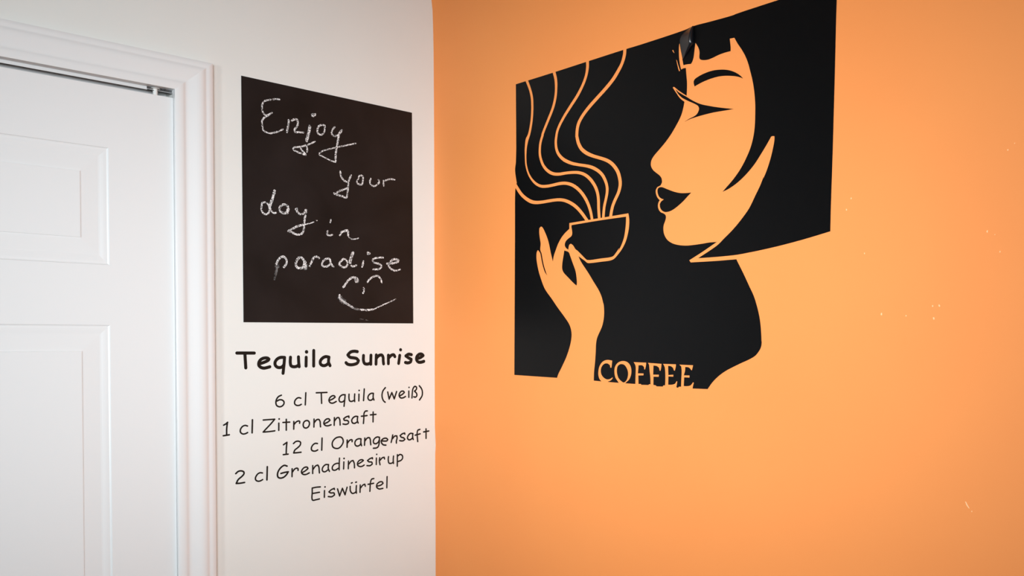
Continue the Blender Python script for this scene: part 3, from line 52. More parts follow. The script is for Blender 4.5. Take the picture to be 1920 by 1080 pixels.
LINES = [["Tequila Sunrise","bold black wall lettering reading Tequila Sunrise, just below the blackboard",[[[6.19,[[458.3,1523.8],[423.8,1523.4]]],[6.15,[[442.5,1521.6],[441.0,1495.3]]]],[[6.22,[[413.7,1502.5],[403.5,1505.5],[395.5,1509.2],[394.1,1511.3],[396.6,1513.2],[403.4,1513.6],[410.2,1511.0],[414.4,1505.7],[414.8,1499.8],[410.9,1495.7],[404.7,1494.0],[397.8,1495.0],[392.3,1496.4]]]],[[6.3,[[361.5,1514.1],[370.0,1514.2],[377.0,1511.1],[381.5,1504.6],[380.6,1498.6],[375.4,1494.7],[367.8,1495.1],[363.7,1498.8]]],[6.34,[[361.5,1514.1],[362.5,1502.1],[364.9,1483.0]]]],[[6.39,[[348.9,1514.3],[349.4,1504.0],[347.8,1497.4],[341.9,1495.3],[335.9,1496.1],[332.3,1498.2]]],[6.42,[[331.8,1514.8],[331.3,1503.7],[330.3,1495.3]]]],[[6.46,[[315.0,1513.8],[315.4,1496.2]]],[7.35,[[314.1,1524.6]]]],[[6.5,[[298.3,1527.2],[298.6,1495.9]]]],[[6.54,[[264.5,1513.3],[271.4,1514.5],[278.3,1511.8],[283.6,1505.7],[283.1,1499.5],[277.1,1496.2],[270.2,1497.5],[265.2,1501.4]]],[6.58,[[264.1,1513.3],[265.2,1503.7],[261.8,1495.9]]]],[[6.74,[[197.9,1524.0],[205.8,1524.9],[214.4,1523.0],[220.5,1517.3],[215.7,1512.6],[207.2,1511.1],[199.9,1509.5],[195.3,1505.0],[198.0,1500.2],[205.9,1497.4],[215.1,1496.8],[221.7,1498.5],[224.9,1501.3]]]],[[6.79,[[183.2,1515.7],[183.3,1504.6],[180.6,1498.9],[173.9,1497.4],[166.4,1499.6]]],[6.83,[[165.0,1516.1],[165.5,1505.5],[165.5,1497.0]]]],[[6.86,[[152.0,1516.5],[152.8,1497.0]]],[6.9,[[151.4,1510.0],[145.2,1515.2],[138.2,1516.0],[135.1,1510.9],[134.8,1503.8],[133.9,1497.2]]]],[[6.93,[[121.9,1515.5],[121.9,1497.4]]],[6.97,[[120.4,1510.1],[114.5,1515.2],[108.1,1516.2],[105.3,1512.3]]]],[[7.0,[[92.8,1514.8],[95.8,1497.5]]],[7.25,[[90.6,1527.0]]]],[[7.08,[[62.4,1516.0],[70.1,1517.1],[77.1,1513.5],[70.1,1509.2],[62.9,1505.7],[64.6,1500.4],[72.4,1498.1],[78.2,1499.2]]]],[[7.11,[[48.2,1507.0],[37.8,1509.8],[31.1,1513.8],[34.8,1516.7],[42.2,1516.5],[48.5,1511.0],[48.9,1504.2],[43.8,1499.5],[36.3,1499.1],[29.3,1500.8]]]]]],["6 cl Tequila (weiß)","black wall lettering reading 6 cl Tequila (weiß), first line under the bold title",[[[3.06,[[368.6,1440.0],[374.2,1437.8],[378.4,1433.2],[380.2,1426.7],[378.8,1420.6],[373.4,1417.5],[367.8,1418.3],[363.6,1422.4],[363.3,1426.8],[366.8,1430.3],[372.4,1431.2],[378.2,1428.8]]]],[[3.09,[[327.1,1432.2],[331.7,1433.5],[336.5,1431.7],[340.4,1426.6],[340.2,1421.3],[335.6,1418.2],[329.9,1418.3],[326.2,1419.9]]]],[[3.12,[[316.2,1442.6],[317.5,1418.4]]]],[[3.17,[[293.1,1441.6],[269.1,1441.4]]],[3.16,[[281.9,1440.1],[281.2,1419.7]]]],[[3.18,[[263.7,1424.8],[256.5,1427.2],[250.4,1431.0],[252.4,1433.7],[257.5,1433.8],[262.6,1430.2],[264.7,1424.8],[261.7,1420.1],[255.6,1418.9],[247.9,1422.0]]]],[[3.21,[[227.2,1434.9],[233.9,1434.8],[239.6,1431.0],[241.5,1425.6],[239.2,1420.9],[233.0,1420.6],[228.8,1423.6]]],[3.22,[[227.2,1435.1],[228.3,1424.0],[229.9,1411.2]]]],[[3.24,[[218.1,1435.6],[218.3,1428.2],[216.8,1421.8],[212.1,1420.3],[206.3,1422.3]]],[3.25,[[204.6,1435.5],[205.2,1427.6],[204.7,1419.7]]]],[[3.26,[[194.5,1434.6],[194.9,1420.6]]],[3.73,[[194.0,1442.5]]]],[[3.28,[[181.7,1445.1],[183.6,1420.7]]]],[[3.29,[[159.5,1435.0],[164.9,1435.2],[170.7,1431.7],[172.9,1426.2],[170.4,1421.5],[164.4,1420.8],[159.8,1424.6]]],[3.3,[[159.5,1435.0],[160.1,1426.5],[158.1,1420.8]]]],[[3.33,[[129.6,1446.0],[135.5,1439.7],[138.0,1432.2],[137.5,1424.6],[134.2,1417.8],[130.2,1414.7]]]],[[3.36,[[123.8,1436.4],[120.2,1421.1],[113.4,1434.8],[107.2,1420.8],[101.2,1436.5]]]],[[3.38,[[93.5,1426.8],[86.6,1429.6],[81.1,1433.7],[83.1,1436.2],[88.9,1436.5],[93.8,1431.8],[94.6,1426.5],[90.6,1422.2],[84.3,1422.2],[78.3,1424.7]]]],[[3.41,[[69.6,1436.2],[69.6,1422.7]]],[3.7,[[69.0,1444.3]]]],[[3.44,[[61.3,1420.7],[60.5,1430.9],[58.7,1440.6],[54.0,1445.9],[49.5,1444.2],[49.5,1439.5],[54.6,1435.4],[49.3,1430.5],[48.4,1425.5],[51.7,1422.2],[56.7,1423.1]]]],[[3.45,[[41.7,1446.9],[35.6,1439.8],[33.5,1431.8],[34.7,1423.9],[41.3,1415.5]]]]]],["1 cl Zitronensaft","black wall lettering reading 1 cl Zitronensaft, starting close to the door frame",[[[3.09,[[484.8,1388.7],[480.7,1390.8],[477.3,1393.6]]],[3.09,[[477.7,1392.9],[479.1,1382.1],[479.3,1369.7]]],[3.1,[[485.6,1368.8],[474.2,1369.8]]]],[[2.96,[[438.3,1384.0],[443.4,1385.5],[448.7,1383.4],[452.5,1377.8],[452.1,1372.8],[447.9,1369.5],[442.6,1369.6],[438.2,1371.5]]]],[[3.16,[[428.4,1395.3],[429.2,1370.3]]]],[[3.02,[[406.5,1393.5],[393.9,1393.6],[382.9,1393.6],[391.2,1384.8],[401.3,1375.5],[406.8,1370.1],[394.1,1370.2],[382.8,1370.9]]]],[[3.05,[[374.4,1385.4],[374.5,1371.3]]],[3.66,[[373.6,1393.5]]]],[[3.07,[[358.6,1391.9],[358.7,1370.5]]],[3.08,[[365.7,1386.2],[351.3,1386.0]]]],[[3.09,[[342.5,1386.5],[342.8,1371.4]]],[3.1,[[342.1,1380.7],[336.8,1385.7],[332.2,1387.0],[329.9,1386.0],[330.1,1382.4]]]],[[3.12,[[315.0,1386.8],[320.2,1384.5],[322.4,1378.5],[320.4,1373.3],[315.6,1371.8],[310.7,1374.4],[308.5,1380.3],[310.4,1385.2],[315.0,1386.8]]]],[[3.14,[[298.3,1388.6],[298.7,1372.7]]],[3.16,[[297.9,1381.4],[292.9,1386.7],[287.9,1387.3],[285.0,1383.3],[284.5,1377.9],[284.0,1372.1]]]],[[3.17,[[275.0,1378.0],[267.9,1380.4],[262.5,1384.0],[264.7,1386.9],[269.9,1387.1],[274.8,1383.6],[276.5,1378.2],[273.0,1374.1],[267.0,1373.1],[260.1,1374.7]]]],[[3.2,[[252.4,1388.9],[252.9,1373.1]]],[3.21,[[251.9,1382.1],[246.5,1388.0],[242.4,1388.2],[240.0,1384.2],[239.4,1378.6],[239.1,1372.8]]]],[[3.23,[[218.5,1387.0],[218.8,1390.1],[224.8,1388.8],[230.8,1385.4],[229.5,1382.1],[222.7,1381.1],[219.3,1378.1],[220.4,1374.8],[225.9,1373.3],[232.4,1374.5]]]],[[3.24,[[197.6,1387.9],[202.7,1388.7],[208.9,1385.8],[212.0,1380.6],[210.2,1375.5],[204.9,1374.0],[199.0,1376.8]]],[3.26,[[197.7,1387.9],[198.5,1379.7],[196.6,1374.2]]]],[[3.28,[[174.5,1398.4],[179.2,1398.1],[182.4,1393.8],[183.0,1383.5],[184.0,1372.5]]],[3.29,[[188.9,1388.0],[175.1,1388.6]]]],[[3.31,[[160.2,1395.3],[160.6,1374.4]]],[3.31,[[167.1,1389.6],[153.3,1389.9]]]]]],["12 cl Orangensaft","black wall lettering reading 12 cl Orangensaft, its end touching the orange wall corner",[[[3.07,[[364.8,1342.0],[357.9,1346.2]]],[3.07,[[357.5,1346.4],[358.7,1335.2],[359.2,1322.9]]],[3.08,[[365.4,1322.6],[355.0,1322.8]]]],[[3.1,[[343.5,1342.8],[338.9,1346.2],[333.2,1346.7],[328.4,1344.2],[328.9,1338.9],[334.2,1334.0],[340.9,1329.3],[343.2,1324.0],[336.2,1323.9],[327.3,1324.1]]]],[[3.14,[[291.0,1338.6],[296.1,1339.3],[301.1,1336.7],[304.6,1330.7],[303.4,1325.8],[298.2,1323.8],[294.2,1324.1],[290.5,1325.7]]]],[[3.16,[[280.6,1348.9],[281.5,1324.4]]]],[[3.21,[[241.6,1348.2],[248.8,1346.9],[255.7,1341.2],[257.8,1335.0],[255.8,1328.6],[249.9,1325.4],[242.7,1325.2],[235.7,1330.5],[232.1,1337.6],[233.5,1343.9],[237.4,1347.5],[241.6,1348.2]]]],[[3.23,[[222.9,1340.4],[223.2,1325.5]]],[3.25,[[222.1,1334.0],[217.7,1339.0],[212.6,1340.5],[211.1,1339.0],[211.4,1336.1]]]],[[3.26,[[190.1,1340.4],[195.5,1341.0],[201.7,1338.9],[204.7,1333.5],[203.3,1328.0],[198.7,1325.8],[192.5,1327.9],[190.2,1331.9]]],[3.27,[[189.9,1340.3],[190.4,1333.3],[188.8,1325.9]]]],[[3.28,[[180.8,1341.3],[181.6,1326.3]]],[3.3,[[180.3,1335.4],[175.1,1340.8],[169.9,1341.4],[167.5,1337.2],[167.0,1331.5],[166.2,1326.0]]]],[[3.31,[[144.7,1340.2],[150.0,1341.4],[156.4,1339.0],[159.9,1333.8],[158.6,1328.7],[153.3,1327.3],[148.0,1330.0],[145.4,1334.6]]],[3.32,[[144.8,1340.2],[145.4,1328.8],[148.1,1320.5],[152.3,1318.2],[159.9,1318.1]]]],[[3.34,[[140.6,1332.3],[126.1,1331.3],[124.1,1333.9],[127.4,1336.8],[134.3,1336.9],[139.8,1333.2],[139.8,1328.4],[135.4,1323.5],[128.7,1322.2]]]],[[3.36,[[111.4,1342.8],[113.2,1335.0],[115.4,1327.1]]],[3.38,[[112.0,1334.9],[106.3,1340.0],[100.9,1340.0],[100.3,1335.0],[102.1,1329.3],[102.1,1324.6]]]],[[3.4,[[80.2,1342.4],[80.8,1344.8],[86.9,1343.5],[92.4,1340.2],[90.1,1336.8],[83.4,1334.4],[80.2,1331.0],[83.7,1328.5],[89.2,1328.3],[93.6,1329.3]]]],[[3.41,[[59.2,1342.2],[66.0,1342.9],[71.6,1338.4],[73.4,1333.4],[70.5,1329.5],[64.9,1329.5],[59.9,1332.9]]],[3.43,[[59.0,1342.1],[59.9,1334.8],[58.1,1329.0]]]],[[3.44,[[40.5,1350.0],[46.0,1348.4],[47.8,1341.8],[47.2,1331.9],[46.3,1323.4]]],[3.45,[[53.1,1338.1],[39.7,1340.2]]]],[[3.47,[[24.0,1350.0],[23.9,1328.9]]],[3.48,[[30.5,1343.7],[16.5,1344.8]]]]]],["2 cl Grenadinesirup","black wall lettering reading 2 cl Grenadinesirup, the line above Eiswürfel",[[[3.22,[[462.1,1295.1],[457.2,1298.8],[451.2,1299.2],[446.4,1296.8],[446.0,1293.1],[450.2,1288.5],[457.3,1283.3],[461.3,1276.3],[453.8,1275.9],[444.9,1276.4]]]],[[3.0,[[408.9,1290.9],[413.7,1291.8],[418.9,1289.5],[423.0,1283.0],[422.2,1278.4],[417.4,1275.7],[412.9,1276.1],[408.5,1277.9]]]],[[3.28,[[398.8,1302.0],[399.7,1276.4]]]],[[3.32,[[357.5,1299.2],[362.9,1301.3],[368.4,1299.2],[374.9,1292.8],[377.8,1285.2],[376.4,1279.1],[371.5,1276.9],[364.9,1277.9],[358.8,1282.4],[355.0,1287.7],[363.0,1287.2],[370.5,1286.0]]]],[[3.09,[[346.7,1292.9],[347.0,1277.3]]],[3.1,[[345.6,1286.8],[341.1,1291.9],[336.4,1293.1],[334.1,1291.6],[334.0,1288.4]]]],[[3.11,[[324.3,1283.3],[318.0,1286.0],[312.3,1289.9],[314.1,1292.8],[319.9,1292.9],[325.1,1288.7],[326.6,1283.5],[322.9,1279.3],[316.1,1278.6],[309.5,1280.9]]]],[[3.03,[[301.7,1294.9],[302.0,1278.8]]],[3.04,[[301.0,1287.2],[295.1,1293.7],[290.4,1294.8],[288.0,1290.4],[287.4,1283.6],[286.9,1278.4]]]],[[3.05,[[266.3,1293.4],[272.7,1294.0],[278.1,1290.6],[280.6,1285.1],[278.9,1280.7],[274.0,1279.6],[267.9,1282.7]]],[3.07,[[266.2,1293.4],[267.0,1286.1],[264.3,1279.4]]]],[[3.08,[[241.4,1293.3],[247.2,1294.2],[254.7,1291.5],[257.9,1286.3],[256.6,1281.8],[251.1,1280.4],[244.1,1283.6]]],[3.1,[[241.0,1304.4],[241.8,1290.5],[241.9,1280.4]]]],[[3.11,[[230.9,1295.6],[231.5,1281.1]]],[3.92,[[230.4,1302.7]]]],[[3.12,[[220.0,1296.3],[220.5,1280.5]]],[3.14,[[219.4,1289.5],[213.4,1295.7],[209.1,1296.4],[206.5,1290.6],[205.8,1280.8]]]],[[3.15,[[197.8,1287.8],[190.9,1290.6],[184.4,1294.1],[186.9,1296.1],[193.5,1295.6],[198.6,1290.4],[198.0,1285.3],[192.3,1282.2],[186.9,1282.5],[182.5,1284.5]]]],[[3.18,[[162.1,1295.8],[162.5,1298.2],[169.3,1296.3],[174.5,1293.2],[170.7,1290.1],[163.9,1288.7],[162.8,1284.7],[168.0,1281.8],[175.9,1282.6]]]],[[3.2,[[152.6,1296.5],[152.9,1282.8]]],[3.56,[[151.8,1304.4]]]],[[3.21,[[144.3,1296.4],[145.3,1289.5],[143.6,1281.3]]],[3.22,[[143.7,1290.8],[137.7,1295.8],[133.1,1296.4],[132.3,1292.7]]]],[[3.24,[[122.3,1296.8],[123.0,1289.9],[121.0,1282.7],[113.9,1282.0],[110.4,1284.2]]],[3.25,[[109.6,1296.8],[110.3,1288.7],[109.7,1281.0]]]],[[3.26,[[99.6,1299.0],[100.0,1274.0]]],[3.28,[[98.8,1296.1],[92.5,1298.9],[87.0,1296.0],[86.3,1290.1],[90.4,1285.9],[98.0,1284.1]]]]]],["Eiswürfel","black wall lettering reading Eiswürfel, shortest and lowest line on the cream wall",[[[3.03,[[285.1,1249.8],[294.1,1250.1],[303.2,1249.5],[303.2,1240.1],[303.9,1229.0],[302.2,1224.7],[294.3,1224.8],[287.1,1225.5]]],[3.05,[[302.6,1238.4],[287.0,1239.1]]]],[[3.06,[[275.7,1241.2],[276.1,1227.5]]],[3.63,[[274.4,1248.5]]]],[[3.08,[[252.9,1240.8],[253.5,1243.2],[260.3,1241.1],[265.7,1237.4],[261.6,1234.7],[254.2,1233.8],[252.9,1229.6],[259.1,1226.6],[267.1,1227.9]]]],[[3.11,[[245.9,1241.2],[241.1,1226.1],[234.6,1241.1],[228.4,1226.9],[223.6,1242.1]]]],[[3.14,[[216.3,1243.1],[215.7,1233.3],[211.1,1227.8],[204.5,1228.8],[201.8,1231.5]]],[3.15,[[201.4,1243.1],[202.1,1234.1],[201.4,1227.2]]],[3.13,[[213.4,1249.7],[211.4,1250.2]]],[3.15,[[203.2,1250.1],[201.2,1250.5]]]],[[3.16,[[192.2,1243.3],[192.8,1228.0]]],[3.17,[[191.4,1237.0],[185.7,1242.5],[181.3,1243.7],[180.0,1239.4]]]],[[3.18,[[159.1,1253.3],[164.4,1252.6],[167.2,1246.6],[168.9,1227.2]]],[3.19,[[173.3,1242.6],[159.6,1243.3]]]],[[3.21,[[152.0,1236.3],[142.1,1237.3],[136.2,1240.6],[138.2,1243.8],[144.8,1244.5],[151.5,1240.1],[152.2,1234.3],[146.3,1229.7],[136.8,1229.8]]]],[[3.23,[[126.0,1253.9],[126.8,1229.9]]]]]]]
CHALK = [["chalk_letter",[[3.11,[[367.9,2017.2],[376.2,2016.6],[384.5,2014.5]]],[3.08,[[385.8,2013.9],[395.4,2010.9],[402.2,2006.5],[405.2,1999.6],[405.0,1990.7],[402.4,1984.1],[396.3,1982.0],[388.7,1985.8],[383.9,1989.8]]],[3.09,[[391.5,1981.5],[399.7,1977.5],[405.2,1970.2],[405.2,1961.3],[403.3,1952.7],[395.8,1948.8],[389.0,1948.5],[378.0,1952.2],[369.6,1956.1],[361.2,1961.3]]]]],["chalk_letter",[[3.67,[[350.6,1981.9],[350.2,1975.5],[352.1,1966.0],[354.3,1954.6]]],[3.69,[[344.9,1978.9],[339.9,1983.0],[332.8,1984.2],[330.7,1978.7],[332.9,1970.4],[337.9,1963.1],[336.5,1959.4],[327.2,1960.2],[317.1,1961.1]]]]],["chalk_letter",[[3.21,[[300.9,1998.8],[296.5,2001.6],[292.1,2001.7],[296.5,1996.9],[300.9,1998.8]]],[3.16,[[292.4,1947.7],[302.7,1941.5],[315.8,1935.5],[327.4,1931.2],[340.3,1927.4],[340.3,1924.1],[330.3,1920.3],[320.3,1918.4],[313.0,1916.1]]],[3.18,[[327.4,1931.9],[321.7,1924.8],[313.0,1918.1]]],[3.19,[[312.9,1936.6],[310.8,1930.3],[311.5,1922.3]]],[5.86,[[304.7,1978.3],[306.2,1966.8],[310.6,1951.5],[312.9,1943.3]]]]],["chalk_letter",[[3.5,[[277.3,1982.8],[284.8,1979.3],[288.1,1971.0],[286.4,1963.9],[280.4,1962.6],[274.7,1966.4],[271.7,1976.3],[271.7,1982.1],[277.3,1982.8]]]]],["chalk_letter",[[3.53,[[247.9,1984.2],[253.3,1977.9],[256.4,1970.6],[254.1,1965.9],[247.3,1965.0],[239.6,1969.2]]],[4.65,[[231.8,1980.6],[239.6,1969.2],[241.5,1960.8]]],[4.09,[[240.4,1966.4],[242.7,1952.4],[245.1,1941.2],[246.7,1930.1],[247.8,1920.5],[246.7,1913.1]]],[2.71,[[246.0,1911.9],[258.2,1913.6],[273.2,1918.3],[284.3,1922.8],[279.1,1928.9],[264.1,1935.7],[248.9,1940.9],[233.5,1946.3],[218.0,1951.3],[199.1,1957.3]]]]],["chalk_letter",[[3.57,[[236.9,1896.1],[235.4,1885.4],[229.2,1877.9],[220.7,1874.1]]],[3.58,[[210.5,1891.2],[216.0,1880.9],[218.4,1869.6],[219.2,1859.9],[220.8,1850.1],[223.2,1842.3],[234.0,1844.5],[249.4,1847.0],[252.4,1849.3]]],[3.57,[[249.4,1847.0],[240.1,1853.4],[229.3,1858.1],[219.2,1862.6]]]]],["chalk_letter",[[3.35,[[189.9,1892.4],[194.7,1884.9],[197.6,1876.2],[190.8,1872.9],[185.5,1874.4],[183.5,1883.4],[183.5,1890.1],[189.9,1892.4]]]]],["chalk_letter",[[3.39,[[164.2,1890.0],[166.6,1881.3],[163.4,1875.4],[154.5,1874.0],[147.0,1879.4],[142.9,1884.1]]],[3.4,[[146.2,1890.1],[143.7,1883.3],[148.7,1879.2]]]]],["chalk_letter",[[3.41,[[133.0,1889.6],[133.0,1882.5],[132.2,1875.5]]],[3.44,[[133.0,1886.7],[124.6,1890.6],[114.6,1893.5],[103.6,1893.4]]]]],["chalk_letter",[[3.35,[[398.0,1813.6],[405.9,1812.8],[407.6,1805.2],[406.7,1796.3],[402.3,1791.9],[397.1,1791.7],[392.4,1796.4],[391.3,1804.2],[393.7,1810.4],[398.0,1813.6]]],[3.37,[[388.6,1799.4],[382.4,1795.4],[376.4,1796.9]]],[4.91,[[380.3,1840.9],[382.2,1832.3],[385.0,1822.9],[388.5,1813.5],[390.6,1805.6],[388.8,1800.6]]]]],["chalk_letter",[[4.18,[[357.2,1813.9],[363.5,1813.5],[369.9,1807.7],[370.6,1801.1],[365.0,1797.8],[358.0,1797.8],[352.6,1802.9],[351.9,1808.2],[357.2,1813.9]]],[4.19,[[351.9,1808.2],[354.5,1801.4],[353.8,1796.0]]]]],["chalk_letter",[[3.97,[[337.4,1805.7],[333.8,1808.4],[333.6,1803.4],[328.1,1798.9],[320.9,1799.6],[315.8,1805.1]]],[3.95,[[326.9,1757.8],[335.6,1757.8],[346.9,1761.5],[352.6,1762.3],[344.1,1767.6],[334.0,1773.1],[324.0,1777.2],[313.8,1779.5]]],[5.59,[[314.6,1809.9],[315.1,1801.2]]],[3.99,[[315.1,1798.6],[316.9,1790.5],[318.1,1779.7],[318.5,1771.8],[321.9,1762.2],[326.2,1757.9]]],[2.14,[[313.8,1779.5],[303.5,1783.0],[296.2,1785.9]]],[2.15,[[292.5,1789.0],[288.8,1789.3]]]]],["chalk_letter",[[3.26,[[260.3,1794.3],[258.8,1791.7],[261.1,1786.8]]],[3.26,[[265.7,1771.5],[267.5,1763.9],[265.0,1761.4],[258.9,1761.9],[254.3,1763.9]]]]],["chalk_letter",[[4.11,[[234.4,1772.0],[236.7,1766.4],[239.4,1762.3]]],[4.14,[[236.7,1769.1],[228.2,1772.8],[220.4,1774.8],[218.9,1767.8],[218.9,1763.0]]],[2.22,[[218.9,1762.3],[212.6,1758.4],[206.3,1758.0],[193.6,1761.2]]]]],["chalk_letter",[[4.3,[[378.9,1694.7],[373.2,1705.7],[364.2,1712.1],[357.6,1708.2],[356.3,1700.6],[360.2,1693.5],[363.0,1689.8]]]]],["chalk_letter",[[4.66,[[326.7,1713.2],[333.8,1707.3],[336.9,1698.7],[333.9,1692.7],[326.0,1691.2],[320.4,1695.0],[318.7,1705.9],[326.7,1713.2]]],[4.68,[[316.6,1707.3],[315.8,1696.8],[315.3,1689.3]]]]],["chalk_letter",[[4.07,[[301.2,1707.0],[304.7,1700.5],[306.9,1694.9]]],[4.09,[[302.9,1704.5],[297.7,1713.8],[290.8,1716.2],[284.2,1713.0]]]]],["chalk_letter",[[3.8,[[261.0,1714.1],[269.8,1713.3],[278.3,1706.0],[278.3,1699.2],[269.9,1697.3],[262.8,1701.3],[259.2,1707.9]]],[3.82,[[261.0,1714.1],[259.3,1704.7],[252.2,1697.1]]]]],["chalk_letter",[[3.86,[[226.8,1715.9],[235.9,1710.9],[239.9,1704.2],[234.2,1699.3],[225.5,1698.9],[220.5,1706.9],[226.8,1715.9]]],[3.9,[[214.1,1704.1],[208.6,1701.5],[198.4,1704.6]]],[6.15,[[206.6,1732.0],[210.3,1723.7],[214.4,1712.1],[214.5,1706.5]]]]],["chalk_letter",[[3.95,[[174.5,1733.4],[171.1,1732.0],[167.3,1731.1],[174.1,1728.8]]],[3.93,[[182.8,1715.3],[184.4,1707.4],[186.7,1699.9]]]]],["chalk_letter",[[3.65,[[132.7,1724.5],[146.2,1723.2],[160.1,1718.7],[157.8,1713.0],[146.3,1710.4],[138.2,1706.4],[144.4,1699.7],[161.3,1697.7]]]]],["chalk_letter",[[4.04,[[126.9,1711.5],[113.1,1713.1],[97.6,1717.4],[95.6,1720.4],[105.1,1722.5],[115.0,1718.1],[121.0,1709.3],[115.1,1701.3],[103.2,1697.6]]],[3.05,[[103.2,1697.6],[90.2,1701.5]]]]],["chalk_eye",[[4.22,[[232.2,1655.7],[227.1,1661.5],[219.7,1671.5],[210.5,1677.9],[203.1,1678.7],[197.0,1674.9],[197.1,1667.9]]],[4.23,[[203.2,1676.8],[200.4,1667.8]]]]],["chalk_eye",[[3.65,[[174.7,1668.1],[169.4,1675.4],[157.9,1682.8],[148.3,1684.1],[140.6,1678.0],[138.1,1669.3]]]]],["chalk_nose",[[3.94,[[183.1,1659.2],[182.2,1651.9],[185.0,1645.2]]]]],["chalk_mouth",[[4.19,[[239.0,1642.6],[239.9,1635.3],[227.3,1626.0],[207.1,1614.8]]],[3.95,[[192.3,1612.0],[175.4,1611.4],[158.2,1613.4]]],[2.35,[[158.2,1613.4],[142.8,1620.1],[121.3,1629.0],[102.4,1636.8]]]]],["chalk_mark",[[1.64,[[192.4,1592.4],[183.0,1591.6]]],[1.65,[[178.3,1590.8],[171.7,1589.4]]]]]]
SMUDGE = [["chalk_smudge",[[4.56,[[376.5,1691.8],[377.9,1682.7],[380.2,1673.4],[382.5,1665.0]]]]],["chalk_smudge",[[9.15,[[378.1,1696.3],[374.1,1688.9]]]]],["chalk_smudge",[[9.36,[[316.6,1701.4],[315.9,1688.2]]]]],["chalk_smudge",[[9.65,[[239.9,1638.5],[236.3,1632.2],[225.4,1625.3]]]]],["chalk_smudge",[[4.24,[[208.1,1614.9],[199.7,1613.0],[191.3,1612.0]]]]]]
BOARD = [[446.3,2047.9],[59.9,2044.7],[57.8,1584.6],[444.9,1582.2]]
CHIPS = [[978.7,1742.8,1.28],[971.9,1728.3,1.28],[998.3,1666.2,0.9],[1152.7,1681.0,1.3],[1161.5,1676.3,0.64],[1167.4,1655.3,0.96],[1174.6,1776.1,0.8],[1182.0,1782.7,0.63],[1022.6,1583.4,1.42],[1055.3,1580.6,0.87],[1089.1,1592.2,1.02],[1097.0,1592.6,1.52],[1090.6,1576.5,1.53],[1138.7,1336.9,0.73]]
STREAK = [[1130.8,1348.3],[1132.0,1347.8],[1134.3,1343.5],[1136.2,1340.2],[1135.2,1340.3],[1132.4,1343.6]]
CORNER = [[6.67,2302.7],[3.83,2280.0],[2.47,2245.0],[1.16,2186.4],[0.57,2068.5],[0.18,1985.7],[0.11,1831.4],[-0.17,1640.8],[-0.07,1473.4],[-0.37,1353.4],[-2.33,1311.1],[-1.1,1290.8],[-0.97,1233.0],[-1.68,1160.5],[-1.64,1015.4]]


# ------------------------------------------------------------------ materials
def mat(name, color, rough=0.6, metal=0.0, bump=0.0, bscale=200.0, spec=0.5, coat=0.0, detail=3.0):
    m = bpy.data.materials.new(name); m.use_nodes = True
    nt = m.node_tree; b = nt.nodes['Principled BSDF']
    b.inputs['Base Color'].default_value = (*color, 1)
    b.inputs['Roughness'].default_value = rough
    b.inputs['Metallic'].default_value = metal
    b.inputs['Specular IOR Level'].default_value = spec
    b.inputs['Coat Weight'].default_value = coat
    if bump:
        tc = nt.nodes.new('ShaderNodeTexCoord'); n = nt.nodes.new('ShaderNodeTexNoise')
        n.inputs['Scale'].default_value = bscale; n.inputs['Detail'].default_value = detail
        bp = nt.nodes.new('ShaderNodeBump'); bp.inputs['Strength'].default_value = bump
        bp.inputs['Distance'].default_value = 0.001
        nt.links.new(tc.outputs['Object'], n.inputs['Vector'])
        nt.links.new(n.outputs['Fac'], bp.inputs['Height'])
        nt.links.new(bp.outputs['Normal'], b.inputs['Normal'])
    return m

def mottle(m, c1, c2, scale, detail=3.0, lo=0.35, hi=0.65, dist=0.0):
    nt = m.node_tree; b = nt.nodes['Principled BSDF']
    tc = nt.nodes.new('ShaderNodeTexCoord'); n = nt.nodes.new('ShaderNodeTexNoise')
    n.inputs['Scale'].default_value = scale; n.inputs['Detail'].default_value = detail
    n.inputs['Distortion'].default_value = dist
    r = nt.nodes.new('ShaderNodeValToRGB')
    r.color_ramp.elements[0].position = lo; r.color_ramp.elements[1].position = hi
    r.color_ramp.elements[0].color = (*c1, 1); r.color_ramp.elements[1].color = (*c2, 1)
    nt.links.new(tc.outputs['Object'], n.inputs['Vector'])
    nt.links.new(n.outputs['Fac'], r.inputs['Fac'])
    nt.links.new(r.outputs['Color'], b.inputs['Base Color'])

M = {}
M['cream'] = mat('cream_paint', (0.80, 0.755, 0.70), 0.7, bump=0.12, bscale=60)
mottle(M['cream'], (0.760, 0.768, 0.738), (0.780, 0.788, 0.758), 3.0)
M['orange'] = mat('orange_paint', (0.95, 0.34, 0.105), 0.62, bump=0.15, bscale=55)
mottle(M['orange'], (0.85, 0.278, 0.068), (0.86, 0.293, 0.073), 2.5)
M['gloss_white'] = mat('white_gloss_paint', (0.795, 0.80, 0.80), 0.27, bump=0.05, bscale=25, spec=0.36)
M['taupe'] = mat('taupe_paint', (0.30, 0.27, 0.24), 0.8)
M['ceiling'] = mat('ceiling_paint', (0.50, 0.48, 0.45), 0.9, bump=0.1)
M['vinyl'] = mat('black_vinyl', (0.0014, 0.0015, 0.0018), 0.36, bump=0.06, bscale=22, spec=0.16)
M['flap'] = mat('lit_flap_vinyl', (0.004, 0.005, 0.007), 0.28, spec=0.6)  # same black vinyl, coloured lighter and made glossier so the flap looks lit
M['letter'] = mat('black_letter_vinyl', (0.008, 0.007, 0.006), 0.45, spec=0.22)
M['board'] = mat('blackboard_film', (0.02, 0.013, 0.012), 0.5, bump=0.05, bscale=150, spec=0.25)
mottle(M['board'], (0.0055, 0.0040, 0.0037), (0.014, 0.0108, 0.0106), 7.0, 4.0, 0.3, 0.7, 0.4)
M['steel'] = mat('painted_steel_track', (0.72, 0.72, 0.72), 0.45, 0.0)
M['bracket'] = mat('grey_bracket_steel', (0.16, 0.16, 0.165), 0.35, 0.8)
